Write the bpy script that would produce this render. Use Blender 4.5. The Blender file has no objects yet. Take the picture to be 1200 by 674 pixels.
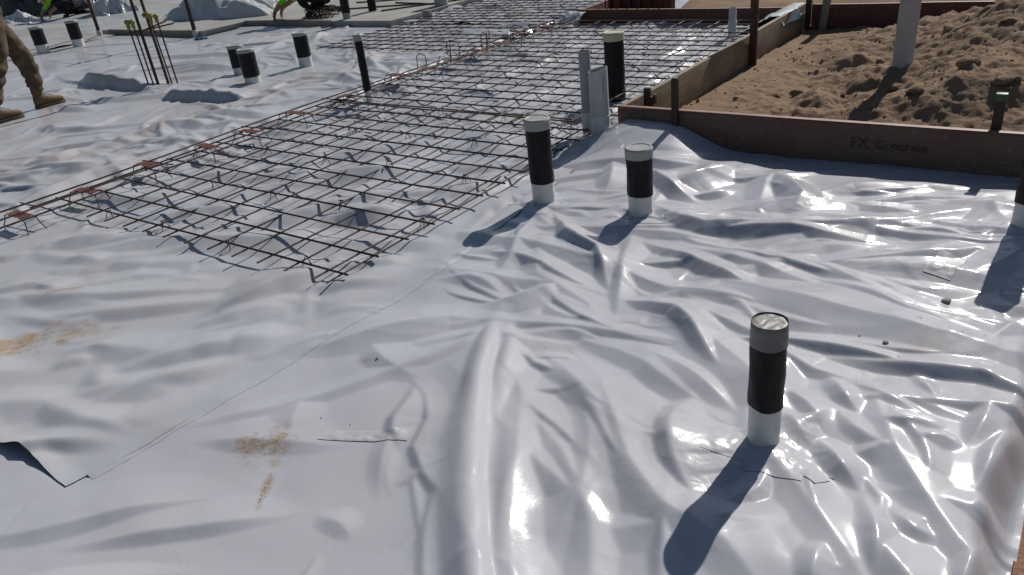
import bpy, bmesh, math, random
import numpy as np
from mathutils import Vector, Matrix

S = bpy.context.scene
COL = S.collection
R = math.radians
rng = np.random.default_rng(7)
random.seed(7)

# ------------------------------------------------------------------ camera
# site frame: X across the slab bay, Y along it (the mesh bars follow both), metres
PITCH, ROLL, CAM_H = 0.47564, -0.1190, 1.4963
YAW = 0.67258                                   # camera heading, left of +Y
cd = bpy.data.cameras.new('camera'); cam = bpy.data.objects.new('camera', cd); COL.objects.link(cam)
fw = Vector((-math.sin(YAW) * math.cos(PITCH), math.cos(YAW) * math.cos(PITCH), -math.sin(PITCH)))
rt = Vector((math.cos(YAW), math.sin(YAW), 0)); up = rt.cross(fw)
r2 = rt * math.cos(ROLL) + up * math.sin(ROLL); u2 = up * math.cos(ROLL) - rt * math.sin(ROLL)
m = Matrix((r2, u2, -fw)).transposed().to_4x4(); m.translation = Vector((4.6236, -1.9727, CAM_H))
cam.matrix_world = m
cd.sensor_width = 36; cd.lens = 27.0; cd.clip_start = 0.02; cd.clip_end = 600
S.camera = cam

# ------------------------------------------------------------------ sky, sun, exposure
SUN_AZ, SUN_EL = R(2.5), R(38.5)                    # azimuth clockwise from +Y
w = bpy.data.worlds.new('World'); S.world = w; w.use_nodes = True
nt = w.node_tree; nt.nodes.clear()
sky = nt.nodes.new('ShaderNodeTexSky'); sky.sky_type = 'NISHITA'; sky.sun_disc = False
sky.sun_elevation = SUN_EL; sky.sun_rotation = SUN_AZ; sky.dust_density = 0.6
bgn = nt.nodes.new('ShaderNodeBackground'); bgn.inputs[1].default_value = 0.050
wo = nt.nodes.new('ShaderNodeOutputWorld')
nt.links.new(sky.outputs[0], bgn.inputs[0]); nt.links.new(bgn.outputs[0], wo.inputs[0])
sd = bpy.data.lights.new('sun', 'SUN'); sun = bpy.data.objects.new('sun', sd); COL.objects.link(sun)
sd.energy = 4.2; sd.angle = R(0.53); sd.color = (1.0, 0.95, 0.88)
to_sun = Vector((math.sin(SUN_AZ) * math.cos(SUN_EL), math.cos(SUN_AZ) * math.cos(SUN_EL), math.sin(SUN_EL)))
sun.rotation_euler = to_sun.to_track_quat('Z', 'Y').to_euler()
sun.location = (0, 0, 20)
S.view_settings.view_transform = 'Standard'; S.view_settings.look = 'None'
S.view_settings.exposure = 0.08; S.view_settings.gamma = 1.0; S.view_settings.use_curve_mapping = False
S.render.engine = 'CYCLES'
S.cycles.use_denoising = True
S.cycles.max_bounces = 6
S.cycles.sample_clamp_indirect = 6

# ------------------------------------------------------------------ noise in numpy
def vnoise(x, y, seed=0):
    xi = np.floor(x).astype(np.int64); yi = np.floor(y).astype(np.int64)
    fx = x - xi; fy = y - yi
    fx = fx * fx * fx * (fx * (fx * 6 - 15) + 10); fy = fy * fy * fy * (fy * (fy * 6 - 15) + 10)
    def hsh(a, b):
        n = (a * 374761393 + b * 668265263 + seed * 1442695041) & 0xffffffff
        n = ((n ^ (n >> 13)) * 1274126177) & 0xffffffff
        return ((n ^ (n >> 16)) & 0xffff) / 32767.5 - 1.0
    a = hsh(xi, yi); b = hsh(xi + 1, yi); c = hsh(xi, yi + 1); d = hsh(xi + 1, yi + 1)
    return (a * (1 - fx) + b * fx) * (1 - fy) + (c * (1 - fx) + d * fx) * fy

def fbm(x, y, octv=4, seed=0, gain=0.5):
    s = 0; amp = 1.0; f = 1.0
    for k in range(octv):
        s = s + amp * vnoise(x * f + 17.3 * k, y * f - 9.1 * k, seed + k); amp *= gain; f *= 2.03
    return s

def sstep(a, b, x):
    t = np.clip((x - a) / (b - a), 0, 1); return t * t * (3 - 2 * t)

def fold(U, V, pts, w, h, skew=0.0, taper=0.35, tip=None, kind='tent'):
    """height of one fold along a polyline; tip None: rounded swell; tip r: taut crease, crest radius about r, one flank steeper by skew"""
    pts = np.asarray(pts, float)
    seg = np.hypot(*(pts[1:] - pts[:-1]).T); tot = seg.sum(); acc = 0
    best = np.full(U.shape, 1e9); side = np.zeros(U.shape); along = np.zeros(U.shape)
    for k in range(len(seg)):
        p, d = pts[k], (pts[k + 1] - pts[k]) / seg[k]
        rx, ry = U - p[0], V - p[1]
        t = np.clip(rx * d[0] + ry * d[1], 0, seg[k])
        dx, dy = rx - t * d[0], ry - t * d[1]
        dist = np.hypot(dx, dy); m_ = dist < best
        best = np.where(m_, dist, best); side = np.where(m_, np.sign(d[0] * ry - d[1] * rx), side)
        along = np.where(m_, (acc + t) / tot, along); acc += seg[k]
    ww = w * (1 + skew * side) * (0.55 + 0.45 * np.sin(np.pi * np.clip(along, 0.05, .95)))
    e = np.minimum(along, 1 - along)
    env = sstep(0, taper, e) if taper > 0 else 1.0
    if tip is None:
        x = best / ww; return h * env / (1 + x * x) ** 1.6
    if kind == 'cusp': return h * env * np.exp(-(np.sqrt(best * best + tip * tip) - tip) / ww)
    lw = w * np.where(side > 0, 2.0 * (1 + 0.6 * skew), 2.0 * (1 - skew)) * (0.12 + 0.88 * np.sqrt(env))      # planar flanks, one steeper
    x = 1 - (np.sqrt(best * best + tip * tip) - tip) / lw
    return h * env * 0.5 * (x + np.sqrt(x * x + 0.004))

def spline(pts, n=9):
    """smooth curve through the points"""
    pts = np.asarray(pts, float); d = np.r_[0, np.cumsum(np.hypot(*(pts[1:] - pts[:-1]).T))]; t = np.linspace(0, d[-1], n)
    if len(pts) < 3: return np.stack([np.interp(t, d, pts[:, k]) for k in (0, 1)], -1)
    k = np.clip(np.searchsorted(d, t) - 1, 0, len(pts) - 2); f = ((t - d[k]) / (d[k + 1] - d[k]))[:, None]
    g = lambda o: pts[np.clip(k + o, 0, len(pts) - 1)]
    p0, p1, p2, p3 = g(-1), g(0), g(1), g(2)
    return p1 + 0.5 * f * (p2 - p0 + f * (2 * p0 - 5 * p1 + 4 * p2 - p3 + f * (3 * (p1 - p2) + p3 - p0)))

def creases(U, V, items):
    """drape many taut folds over a grid: where two meet the higher one wins, so they join in sharp valleys.  U, V regular grids"""
    H = np.zeros(U.shape); u = U[:, 0]; v = V[0]
    for pts, w, h, skew, tip in items:
        pts = spline(pts); reach = 7.0 * w * (1 + abs(skew)) + tip
        i0, i1 = np.searchsorted(u, [pts[:, 0].min() - reach, pts[:, 0].max() + reach]); j0, j1 = np.searchsorted(v, [pts[:, 1].min() - reach, pts[:, 1].max() + reach])
        if i1 - i0 < 2 or j1 - j0 < 2: continue
        a = H[i0:i1, j0:j1]; b = fold(U[i0:i1, j0:j1], V[i0:i1, j0:j1], pts, w, abs(h), skew, 0.45, tip)
        b = np.maximum(b - abs(h) * 0.004, 0)
        if h > 0:
            e = 0.0010 * np.clip(b / h * 3, 0, 1); H[i0:i1, j0:j1] = 0.5 * (a + b + np.sqrt((a - b) ** 2 + e * e) - e) + 0.2 * np.minimum(a, b) * (a > 0)
        else: H[i0:i1, j0:j1] = a - b
    return H

def random_creases(n, box, angle, length, w, h, seed, tip=(0.004, 0.014), keep=None):
    r = np.random.default_rng(seed); out = []
    while len(out) < n:
        c = np.array([r.uniform(box[0], box[1]), r.uniform(box[2], box[3])])
        if keep is not None and r.uniform() > keep(*c): continue
        th = angle(*c) + r.normal() * 0.38; L = length * math.exp(r.normal() * 0.45); k = r.normal() * 0.38
        pts = []
        for t in np.linspace(-0.5, 0.5, 5):
            a = th + k * t; p = c + L * t * np.array([math.cos(a), math.sin(a)]) + 0.03 * r.normal(size=2) * L
            pts.append(p)
        s = math.exp(r.normal() * 0.4)
        s = min(s, L / (6.5 * w))
        out.append((pts, w * s, h * s * r.uniform(0.7, 1.15), r.uniform(0.0, 0.66), r.uniform(*tip)))
    return out

def radial_creases(cu, cv, r0, n, length, w, h, seed):
    r = np.random.default_rng(seed); out = []; a0 = r.uniform(0, 6.28)
    for k in range(n):
        a = a0 + 2 * math.pi * (k + r.uniform(-.3, .3)) / n; L = length * r.uniform(0.5, 1.4); b = r.normal() * 0.4
        out.append(([(cu + math.cos(a) * r0 * .6, cv + math.sin(a) * r0 * .6), (cu + math.cos(a + b * .3) * (r0 + L * .5), cv + math.sin(a + b * .3) * (r0 + L * .5)), (cu + math.cos(a + b) * (r0 + L), cv + math.sin(a + b) * (r0 + L))], w * r.uniform(.6, 1.3), h * r.uniform(.5, 1.3), r.uniform(-.3, .3), r.uniform(0.003, 0.008)))
    return out

# ------------------------------------------------------------------ film: a quasi-static inextensible sheet
def relax(P, ru, rv, rd1, rd2, ground, pin, iters, grav, bend, stiff=1.0):
    """P (n,m,3); rest lengths along u, v and both diagonals; ground height under every vertex; pin: x,y held"""
    free = (1.0 - pin)[..., None].astype(np.float32)
    def solve(A, B, rest, k):
        d = B - A
        l = np.sqrt((d * d).sum(-1)) + 1e-9
        d *= ((l - rest) / l * (0.5 * k))[..., None]
        A += d; B -= d
    X0 = P[..., :2].copy()
    for it in range(iters):
        if bend > 0:
            for ax in (0, 1):
                Q = P if ax == 0 else P.transpose(1, 0, 2)
                lap = Q[1:-1] - 0.5 * (Q[:-2] + Q[2:])
                Q[1:-1] -= bend * lap; Q[:-2] += 0.5 * bend * lap; Q[2:] += 0.5 * bend * lap
        for par in (0, 1):
            n = (P.shape[0] - par) // 2
            solve(P[par:par + 2 * n:2], P[par + 1:par + 2 * n:2], ru[par:par + 2 * n:2], stiff)
        for par in (0, 1):
            n = (P.shape[1] - par) // 2
            solve(P[:, par:par + 2 * n:2], P[:, par + 1:par + 2 * n:2], rv[:, par:par + 2 * n:2], stiff)
        for par in (0, 1):
            n = (P.shape[0] - par) // 2
            sl = slice(par, par + 2 * n, 2); s2 = slice(par + 1, par + 2 * n, 2)
            solve(P[sl, :-1], P[s2, 1:], rd1[sl], 0.5 * stiff)
            solve(P[s2, :-1], P[sl, 1:], rd2[sl], 0.5 * stiff)
        P[..., :2] = X0 + (P[..., :2] - X0) * free
        P[..., 2] += (ground - P[..., 2]) * grav                       # soft sand below: weak pull to the ground
        P[..., 2] = np.maximum(P[..., 2], ground - 0.012)
    return P

def upsample(F, n2, m2):
    n, m = F.shape[:2]
    a = np.linspace(0, n - 1, n2); b = np.linspace(0, m - 1, m2)
    def cub(A, t):
        i = np.clip(np.floor(t).astype(int), 0, A.shape[0] - 2); f = (t - i).reshape((-1,) + (1,) * (A.ndim - 1))
        g = lambda k: A[np.clip(i + k, 0, A.shape[0] - 1)]
        p0, p1, p2, p3 = g(-1), g(0), g(1), g(2)
        return p1 + 0.5 * f * (p2 - p0 + f * (2 * p0 - 5 * p1 + 4 * p2 - p3 + f * (3 * (p1 - p2) + p3 - p0)))
    return cub(cub(F, a).swapaxes(0, 1), b).swapaxes(0, 1)

def film(u0, u1, v0, v1, cell, seed_fn, ground_fn, excess, pins, levels=((4, 160), (2, 120), (1, 60)), nseed=0, noise=0.004, grav=0.0006, bend=(0.06, 0.10, 0.16), smooth=2):
    P = None
    for li, (mul, iters) in enumerate(levels):
        c = cell * mul
        n = int(round((u1 - u0) / c)) + 1; mm = int(round((v1 - v0) / c)) + 1
        U, V = np.meshgrid(np.linspace(u0, u1, n), np.linspace(v0, v1, mm), indexing='ij')
        g = ground_fn(U, V).astype(np.float32)
        if P is None:
            P = np.stack([U, V, seed_fn(U, V) + g + noise * fbm(U / 0.16, V / 0.16, 2, nseed)], -1).astype(np.float32)
        else:
            P = upsample(P, n, mm).astype(np.float32)
            P[..., 2] += noise * 0.35 / (li + 1) * fbm(U / (3.0 * c), V / (3.0 * c), 2, nseed + 5 + li)
        flat = np.stack([U, V, seed_fn(U, V) + g], -1)
        ex = excess(U, V)
        L = lambda A, B: np.sqrt(((A - B) ** 2).sum(-1))
        e_ = lambda A, B: 1 + 0.5 * (A + B)
        ru = L(flat[1:], flat[:-1]) * e_(ex[1:], ex[:-1]); rv = L(flat[:, 1:], flat[:, :-1]) * e_(ex[:, 1:], ex[:, :-1])
        rd1 = L(flat[1:, 1:], flat[:-1, :-1]) * e_(ex[1:, 1:], ex[:-1, :-1]); rd2 = L(flat[:-1, 1:], flat[1:, :-1]) * e_(ex[:-1, 1:], ex[1:, :-1])
        pin = np.zeros(U.shape, np.float32); pin[0] = pin[-1] = 1; pin[:, 0] = pin[:, -1] = 1
        for (pu, pv, pr) in pins:
            pin = np.maximum(pin, (np.hypot(U - pu, V - pv) < max(pr, c * 0.8)).astype(np.float32))
        P = relax(P, ru.astype(np.float32), rv.astype(np.float32), rd1.astype(np.float32), rd2.astype(np.float32), g, pin, iters, grav, bend[li])
    for _ in range(smooth):
        for ax in (0, 1):
            Q = P if ax == 0 else P.transpose(1, 0, 2)
            Q[1:-1] += 0.25 * (Q[:-2] + Q[2:] - 2 * Q[1:-1])
    return P
# ------------------------------------------------------------------ mesh helpers
class MB:
    def __init__(self): self.v = []; self.f = []
    def add(self, vs, fs):
        o = len(self.v); self.v += [tuple(map(float, p)) for p in vs]; self.f += [tuple(i + o for i in f) for f in fs]; return self
    def tube(self, pts, r, n=6, caps=True):
        pts = [Vector(p) for p in pts]; rs = r if isinstance(r, (list, tuple)) else [r] * len(pts)
        vs, fs = [], []; ref = None
        for i, p in enumerate(pts):
            d = (pts[min(i + 1, len(pts) - 1)] - pts[max(i - 1, 0)]).normalized()
            if ref is None: ref = Vector((0, 0, 1)) if abs(d.z) < 0.9 else Vector((1, 0, 0))
            x = ref - d * ref.dot(d); x.normalize(); y = d.cross(x); ref = x
            for k in range(n):
                a = 2 * math.pi * k / n; vs.append(p + (x * math.cos(a) + y * math.sin(a)) * rs[i])
        for i in range(len(pts) - 1):
            for k in range(n):
                a, b = i * n + k, i * n + (k + 1) % n; fs.append((a, b, b + n, a + n))
        if caps: fs.append(tuple(range(n))[::-1]); fs.append(tuple(range((len(pts) - 1) * n, len(pts) * n)))
        return self.add(vs, fs)
    def lathe(self, prof, n=28, c=(0, 0), closed_top=True, closed_bottom=True, wob=None):
        vs, fs = [], []
        for j, (r, z) in enumerate(prof):
            for k in range(n):
                a = 2 * math.pi * k / n; rr = r + (wob(a, z) if wob else 0)
                vs.append((c[0] + rr * math.cos(a), c[1] + rr * math.sin(a), z))
        for j in range(len(prof) - 1):
            for k in range(n):
                a, b = j * n + k, j * n + (k + 1) % n; fs.append((a, b, b + n, a + n))
        if closed_bottom: fs.append(tuple(range(n))[::-1])
        if closed_top: fs.append(tuple(range((len(prof) - 1) * n, len(prof) * n)))
        return self.add(vs, fs)
    def box(self, lo, hi):
        (a, b, c), (d, e, f) = lo, hi
        return self.add([(a, b, c), (d, b, c), (d, e, c), (a, e, c), (a, b, f), (d, b, f), (d, e, f), (a, e, f)],
                        [(3, 2, 1, 0), (4, 5, 6, 7), (0, 1, 5, 4), (1, 2, 6, 5), (2, 3, 7, 6), (3, 0, 4, 7)])
    def build(self, name, mat, parent=None, smooth=35, loc=None, bevel=0):
        me = bpy.data.meshes.new(name); me.from_pydata(self.v, [], self.f); me.update()
        if bevel:
            bm = bmesh.new(); bm.from_mesh(me); bmesh.ops.recalc_face_normals(bm, faces=bm.faces)
            es = [e for e in bm.edges if len(e.link_faces) == 2 and e.calc_face_angle(0) > R(40)]
            bmesh.ops.bevel(bm, geom=es, offset=bevel, segments=2, affect='EDGES', profile=0.6)
            bm.to_mesh(me); bm.free()
        if smooth: shade(me, smooth)
        if mat: me.materials.append(mat)
        o = bpy.data.objects.new(name, me); COL.objects.link(o)
        if parent: o.parent = parent
        if loc: o.location = loc
        return o

def shade(me, deg):
    me.polygons.foreach_set('use_smooth', np.ones(len(me.polygons), bool))
    if deg < 170:
        bm = bmesh.new(); bm.from_mesh(me); lim = R(deg)
        for e in bm.edges: e.smooth = not (len(e.link_faces) == 2 and e.calc_face_angle(0) > lim)
        bm.to_mesh(me); bm.free()

def tag(o, label=None, cat=None, group=None, kind=None):
    if label: o['label'] = label
    if cat: o['category'] = cat
    if group: o['group'] = group
    if kind: o['kind'] = kind
    return o
def thing(name, label, cat, loc=(0, 0, 0), rz=0, group=None):
    o = bpy.data.objects.new(name, None); COL.objects.link(o); o.location = loc; o.rotation_euler = (0, 0, rz)
    o.empty_display_size = 0.1
    return tag(o, label, cat, group)

def grid_mesh(name, P, mat, keep=None, parent=None):
    n, mm = P.shape[:2]; idx = np.arange(n * mm).reshape(n, mm)
    q = np.stack([idx[:-1, :-1], idx[1:, :-1], idx[1:, 1:], idx[:-1, 1:]], -1)
    q = q[keep] if keep is not None else q.reshape(-1, 4)
    used = np.unique(q); remap = np.zeros(n * mm, np.int64); remap[used] = np.arange(len(used)); q = remap[q]
    V = P.reshape(-1, 3)[used].astype(np.float32)
    me = bpy.data.meshes.new(name)
    me.vertices.add(len(V)); me.vertices.foreach_set('co', V.ravel())
    me.loops.add(q.size); me.loops.foreach_set('vertex_index', q.ravel().astype(np.int32))
    me.polygons.add(len(q)); me.polygons.foreach_set('loop_start', np.arange(0, q.size, 4, dtype=np.int32))
    me.polygons.foreach_set('use_smooth', np.ones(len(q), bool))
    me.update(calc_edges=True); me.validate()
    if mat: me.materials.append(mat)
    o = bpy.data.objects.new(name, me); COL.objects.link(o)
    if parent: o.parent = parent
    o['_u'] = 0; del o['_u']
    return o, used
def attr(o, name, vals):
    a = o.data.attributes.new(name, 'FLOAT', 'POINT'); a.data.foreach_set('value', np.asarray(vals, np.float32).ravel())

# ------------------------------------------------------------------ materials
class NT:
    def __init__(self, name):
        self.m = bpy.data.materials.new(name); self.m.use_nodes = True; self.t = self.m.node_tree
        self.b = self.t.nodes['Principled BSDF']; self.tc = None
    def n(self, typ, **kw):
        x = self.t.nodes.new(typ)
        for k, v in kw.items():
            if isinstance(k, str) and hasattr(x, k): setattr(x, k, v)
        return x
    def link(self, a, b): self.t.links.new(a, b)
    def coord(self):
        if not self.tc: self.tc = self.n('ShaderNodeTexCoord')
        return self.tc.outputs['Object']
    def geo(self):
        return self.n('ShaderNodeNewGeometry').outputs['Position']
    def noise(self, scale, detail=4, rough=0.55, dist=0.0, vec=None):
        x = self.n('ShaderNodeTexNoise'); x.inputs['Scale'].default_value = scale; x.inputs['Detail'].default_value = detail
        x.inputs['Roughness'].default_value = rough; x.inputs['Distortion'].default_value = dist
        self.link(vec or self.coord(), x.inputs['Vector']); return x.outputs[0]
    def ramp(self, fac, stops):
        x = self.n('ShaderNodeValToRGB'); e = x.color_ramp.elements
        while len(e) < len(stops): e.new(0.5)
        for i, (p, c) in enumerate(stops):
            e[i].position = p; e[i].color = (*c, 1) if len(c) == 3 else c
        self.link(fac, x.inputs[0]); return x.outputs[0]
    def mix(self, fac, a, b, blend='MIX'):
        x = self.n('ShaderNodeMix'); x.data_type = 'RGBA'; x.blend_type = blend
        for s, v in ((x.inputs[0], fac), (x.inputs[6], a), (x.inputs[7], b)):
            if hasattr(v, 'is_linked') or hasattr(v, 'links'): self.link(v, s)
            else: s.default_value = v if not isinstance(v, tuple) else (*v, 1)[:4]
        return x.outputs[2]
    def math(self, op, a, b=0.5):
        x = self.n('ShaderNodeMath'); x.operation = op
        for s, v in ((x.inputs[0], a), (x.inputs[1], b)):
            if hasattr(v, 'links'): self.link(v, s)
            else: s.default_value = v
        return x.outputs[0]
    def bump(self, h, strength=0.3, dist=0.01, prev=None):
        x = self.n('ShaderNodeBump'); x.inputs['Strength'].default_value = strength; x.inputs['Distance'].default_value = dist
        self.link(h, x.inputs['Height'])
        if prev: self.link(prev, x.inputs['Normal'])
        return x.outputs[0]
    def set(self, **kw):
        for k, v in kw.items():
            s = self.b.inputs[k.replace('_', ' ')]
            if hasattr(v, 'links'): self.link(v, s)
            else: s.default_value = (*v, 1) if isinstance(v, tuple) and len(v) == 3 else v
        return self

def simple(name, col, rough=0.5, var=0.25, scale=20, bump=0.15, bdist=0.003, spec=0.5, metal=0.0, col2=None):
    t = NT(name); f = t.noise(scale, 5, 0.6)
    c2 = col2 or tuple(c * (1 - var) for c in col)
    t.set(Base_Color=t.ramp(f, [(0.35, c2), (0.65, col)]), Roughness=rough, Metallic=metal)
    t.b.inputs['Specular IOR Level'].default_value = spec
    t.set(Normal=t.bump(t.noise(scale * 6, 4), bump, bdist))
    return t.m

def film_material(name, base, coat=0.5, dusty=0.0, coat_rough=0.07, crinkle=False):
    t = NT(name)
    a = t.n('ShaderNodeAttribute'); a.attribute_name = 'dirt'; dirt = a.outputs['Fac']
    big = t.noise(1.3, 5, 0.6); fine = t.noise(38, 5, 0.65)
    c = t.ramp(big, [(0.3, tuple(x * 0.93 for x in base)), (0.7, base)])
    speck = t.ramp(t.noise(160, 3, 0.7), [(0.66, (0, 0, 0)), (0.74, (1, 1, 1))])
    sp = t.math('MULTIPLY', speck, t.ramp(t.noise(2.1, 3), [(0.5, (0.0,) * 3), (0.75, (0.35,) * 3)]))
    c = t.mix(sp, c, (0.16, 0.12, 0.08))
    dust = t.math('MULTIPLY', t.ramp(t.noise(0.9, 6, 0.65), [(0.42, (0,) * 3), (0.72, (1,) * 3)]), 0.12 + dusty)
    c = t.mix(dust, c, (0.42, 0.37, 0.31))
    trail = t.math('MULTIPLY', t.ramp(t.noise(4.5, 7, 0.75, 1.2), [(0.56, (0,) * 3), (0.74, (1,) * 3)]), 0.16)
    c = t.mix(trail, c, (0.30, 0.25, 0.20))
    dsoft = t.math('MULTIPLY', dirt, t.ramp(fine, [(0.25, (0.55,) * 3), (0.6, (1,) * 3)]))
    c = t.mix(dsoft, c, t.ramp(t.noise(120, 4, 0.7), [(0.3, (0.23, 0.165, 0.105)), (0.7, (0.36, 0.27, 0.18))]))
    rough = t.ramp(t.noise(3.1, 4), [(0.3, (0.42,) * 3), (0.7, (0.56,) * 3)])
    t.set(Base_Color=c, Roughness=rough)
    t.b.inputs['Specular IOR Level'].default_value = 0.12
    keep = t.math('MULTIPLY', t.math('SUBTRACT', 1.0, dirt), t.ramp(t.noise(2.4, 5, 0.6), [(0.3, (coat * 0.55,) * 3), (0.65, (coat,) * 3)]))
    t.set(Coat_Weight=keep, Coat_Roughness=coat_rough)
    n1 = t.bump(t.noise(9, 4, 0.6, 0.6), 0.07, 0.012)
    n2 = t.bump(t.noise(60, 3, 0.6), 0.03, 0.002, n1)
    if not crinkle:
        t.set(Normal=n2, Coat_Normal=n2); return t.m
    mask = t.ramp(t.noise(1.7, 3, 0.5), [(0.50, (0,) * 3), (0.66, (1,) * 3)])
    crk = t.n('ShaderNodeTexVoronoi'); crk.feature = 'DISTANCE_TO_EDGE'; crk.inputs['Scale'].default_value = 26
    wv = t.n('ShaderNodeVectorMath'); wv.operation = 'ADD'; dn = t.n('ShaderNodeTexNoise'); dn.inputs['Scale'].default_value = 7; t.link(t.coord(), dn.inputs['Vector'])
    sc = t.n('ShaderNodeVectorMath'); sc.operation = 'SCALE'; sc.inputs['Scale'].default_value = 0.10; t.link(dn.outputs['Color'], sc.inputs[0])
    t.link(t.coord(), wv.inputs[0]); t.link(sc.outputs[0], wv.inputs[1]); t.link(wv.outputs[0], crk.inputs['Vector'])
    n3 = t.bump(t.math('MULTIPLY', t.math('MINIMUM', crk.outputs['Distance'], 0.22), mask), 0.12, 0.010, n2)     # patches of fine crinkling
    t.set(Normal=n3, Coat_Normal=n3)
    return t.m

M = {}
M['film'] = film_material('film', (0.418, 0.424, 0.466), 0.85, 0.05, 0.12, True)
M['film_dusty'] = film_material('film_dusty', (0.405, 0.416, 0.450), 0.7, 0.09, 0.12)
M['film_far'] = film_material('film_far', (0.35, 0.37, 0.39), 0.25, 0.16, 0.16)
M['film_wrap'] = film_material('film_wrap', (0.46, 0.48, 0.49), 0.6, 0.0, 0.1)
def tape_mat():
    t = NT('clear_tape'); t.set(Base_Color=t.ramp(t.noise(14, 4), [(0.3, (0.39, 0.392, 0.41)), (0.7, (0.43, 0.432, 0.45))]), Roughness=0.5)
    n1 = t.bump(t.noise(45, 4, 0.65, 1.0), 0.16, 0.004)
    t.set(Coat_Weight=0.4, Coat_Roughness=0.15, Normal=n1, Coat_Normal=n1); return t.m
M['tape'] = tape_mat()
def steel(name, lo, hi, rust, amt):
    t = NT(name); f = t.noise(6, 5, 0.7); r = t.ramp(t.noise(17, 6, 0.7), [(0.5 - amt * 0.3, (0,) * 3), (0.75 - amt * 0.2, (1,) * 3)])
    t.set(Base_Color=t.mix(r, t.ramp(f, [(0.3, lo), (0.7, hi)]), rust), Roughness=0.62, Metallic=0.25)
    t.set(Normal=t.bump(t.noise(130, 4), 0.35, 0.002)); return t.m
M['mesh_steel'] = steel('mesh_steel', (0.010, 0.009, 0.009), (0.028, 0.022, 0.019), (0.070, 0.036, 0.022), 0.55)
M['black_steel'] = steel('black_steel', (0.010, 0.010, 0.011), (0.03, 0.027, 0.026), (0.07, 0.03, 0.018), 0.3)
M['rusty_steel'] = steel('rusty_steel', (0.022, 0.012, 0.010), (0.045, 0.022, 0.016), (0.085, 0.036, 0.022), 0.6)
M['red_top'] = simple('red_chair_plastic', (0.23, 0.085, 0.07), 0.6, 0.5, 40, 0.3)
M['red_oxide'] = simple('red_oxide_paint', (0.16, 0.026, 0.018), 0.55, 0.5, 5, 0.3, 0.004)
M['pvc_white'] = simple('white_pvc', (0.60, 0.61, 0.60), 0.32, 0.15, 9, 0.05)
M['pvc_wrap'] = simple('wrapped_pvc_base', (0.52, 0.54, 0.56), 0.35, 0.2, 30, 0.4, 0.004)
M['pvc_grey'] = simple('grey_pvc', (0.28, 0.285, 0.30), 0.42, 0.2, 6, 0.08)
M['pvc_light'] = simple('light_grey_pvc', (0.42, 0.425, 0.435), 0.4, 0.15, 6, 0.08)
M['cap_grey'] = simple('grey_cap', (0.33, 0.335, 0.32), 0.45, 0.2, 25, 0.1)
M['cap_cream'] = simple('cream_cap', (0.52, 0.50, 0.34), 0.45, 0.2, 25, 0.1)
M['sleeve'] = simple('black_sleeve', (0.007, 0.007, 0.009), 0.5, 0.4, 30, 0.25, 0.003, 0.22)
def sleeve_mat():
    t = NT('scuffed_black_sleeve'); mp = t.n('ShaderNodeMapping'); t.link(t.coord(), mp.inputs[0]); mp.inputs['Scale'].default_value = (40, 40, 9)
    dust = t.ramp(t.noise(1.0, 6, 0.7, 0.3, mp.outputs[0]), [(0.52, (0,) * 3), (0.78, (1,) * 3)]); spl = t.ramp(t.noise(55, 5, 0.75), [(0.66, (0,) * 3), (0.74, (1,) * 3)])
    c = t.mix(t.math('MULTIPLY', dust, 0.10), (0.007, 0.007, 0.009), (0.25, 0.23, 0.21)); c = t.mix(t.math('MULTIPLY', spl, 0.12), c, (0.35, 0.33, 0.30))
    t.set(Base_Color=c, Roughness=0.5, Normal=t.bump(t.noise(18, 4, 0.6), 0.25, 0.004)); t.b.inputs['Specular IOR Level'].default_value = 0.22; return t.m
M['sleeve'] = sleeve_mat()
M['duct_tape'] = simple('grey_duct_tape', (0.16, 0.165, 0.16), 0.42, 0.25, 30, 0.3, 0.003)
M['foil'] = simple('crumpled_tape_end', (0.20, 0.195, 0.18), 0.5, 0.25, 20, 0.2, 0.003)
def timber(name, lo, hi, axis, stain=None):
    t = NT(name); mp = t.n('ShaderNodeMapping'); t.link(t.coord(), mp.inputs[0])
    s = [55, 55, 55]; s[axis] = 2.2; mp.inputs['Scale'].default_value = s
    g = t.noise(1.0, 6, 0.65, 0.4, mp.outputs[0]); c = t.ramp(g, [(0.3, lo), (0.72, hi)])
    blot = t.ramp(t.noise(3.3, 6, 0.7), [(0.42, (0,) * 3), (0.68, (1,) * 3)])
    c = t.mix(t.math('MULTIPLY', blot, 0.55), c, tuple(x * 0.45 for x in lo))
    if stain:
        c = t.mix(t.math('MULTIPLY', t.ramp(t.noise(1.7, 5, 0.65), [(0.45, (0,) * 3), (0.7, (1,) * 3)]), 0.8), c, stain)
    kn = t.n('ShaderNodeTexVoronoi'); kn.inputs['Scale'].default_value = 3.4; t.link(t.coord(), kn.inputs['Vector'])
    c = t.mix(t.ramp(kn.outputs['Distance'], [(0.05, (0.75,) * 3), (0.12, (0,) * 3)]), c, tuple(x * 0.35 for x in lo))
    splash = t.ramp(t.noise(24, 5, 0.75), [(0.58, (0,) * 3), (0.70, (1,) * 3)])
    c = t.mix(t.math('MULTIPLY', splash, 0.5), c, (0.33, 0.30, 0.26))
    t.set(Base_Color=c, Roughness=0.75, Normal=t.bump(g, 0.4, 0.004)); return t.m
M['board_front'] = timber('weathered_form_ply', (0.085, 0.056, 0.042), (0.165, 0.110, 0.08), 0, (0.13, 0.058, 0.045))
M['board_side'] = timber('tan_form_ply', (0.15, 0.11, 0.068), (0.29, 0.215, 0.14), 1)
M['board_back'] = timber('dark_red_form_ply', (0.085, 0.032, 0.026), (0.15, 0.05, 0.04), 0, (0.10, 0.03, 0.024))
M['board_edge'] = simple('red_sealed_edge', (0.26, 0.125, 0.095), 0.6, 0.45, 12, 0.3)
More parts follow.
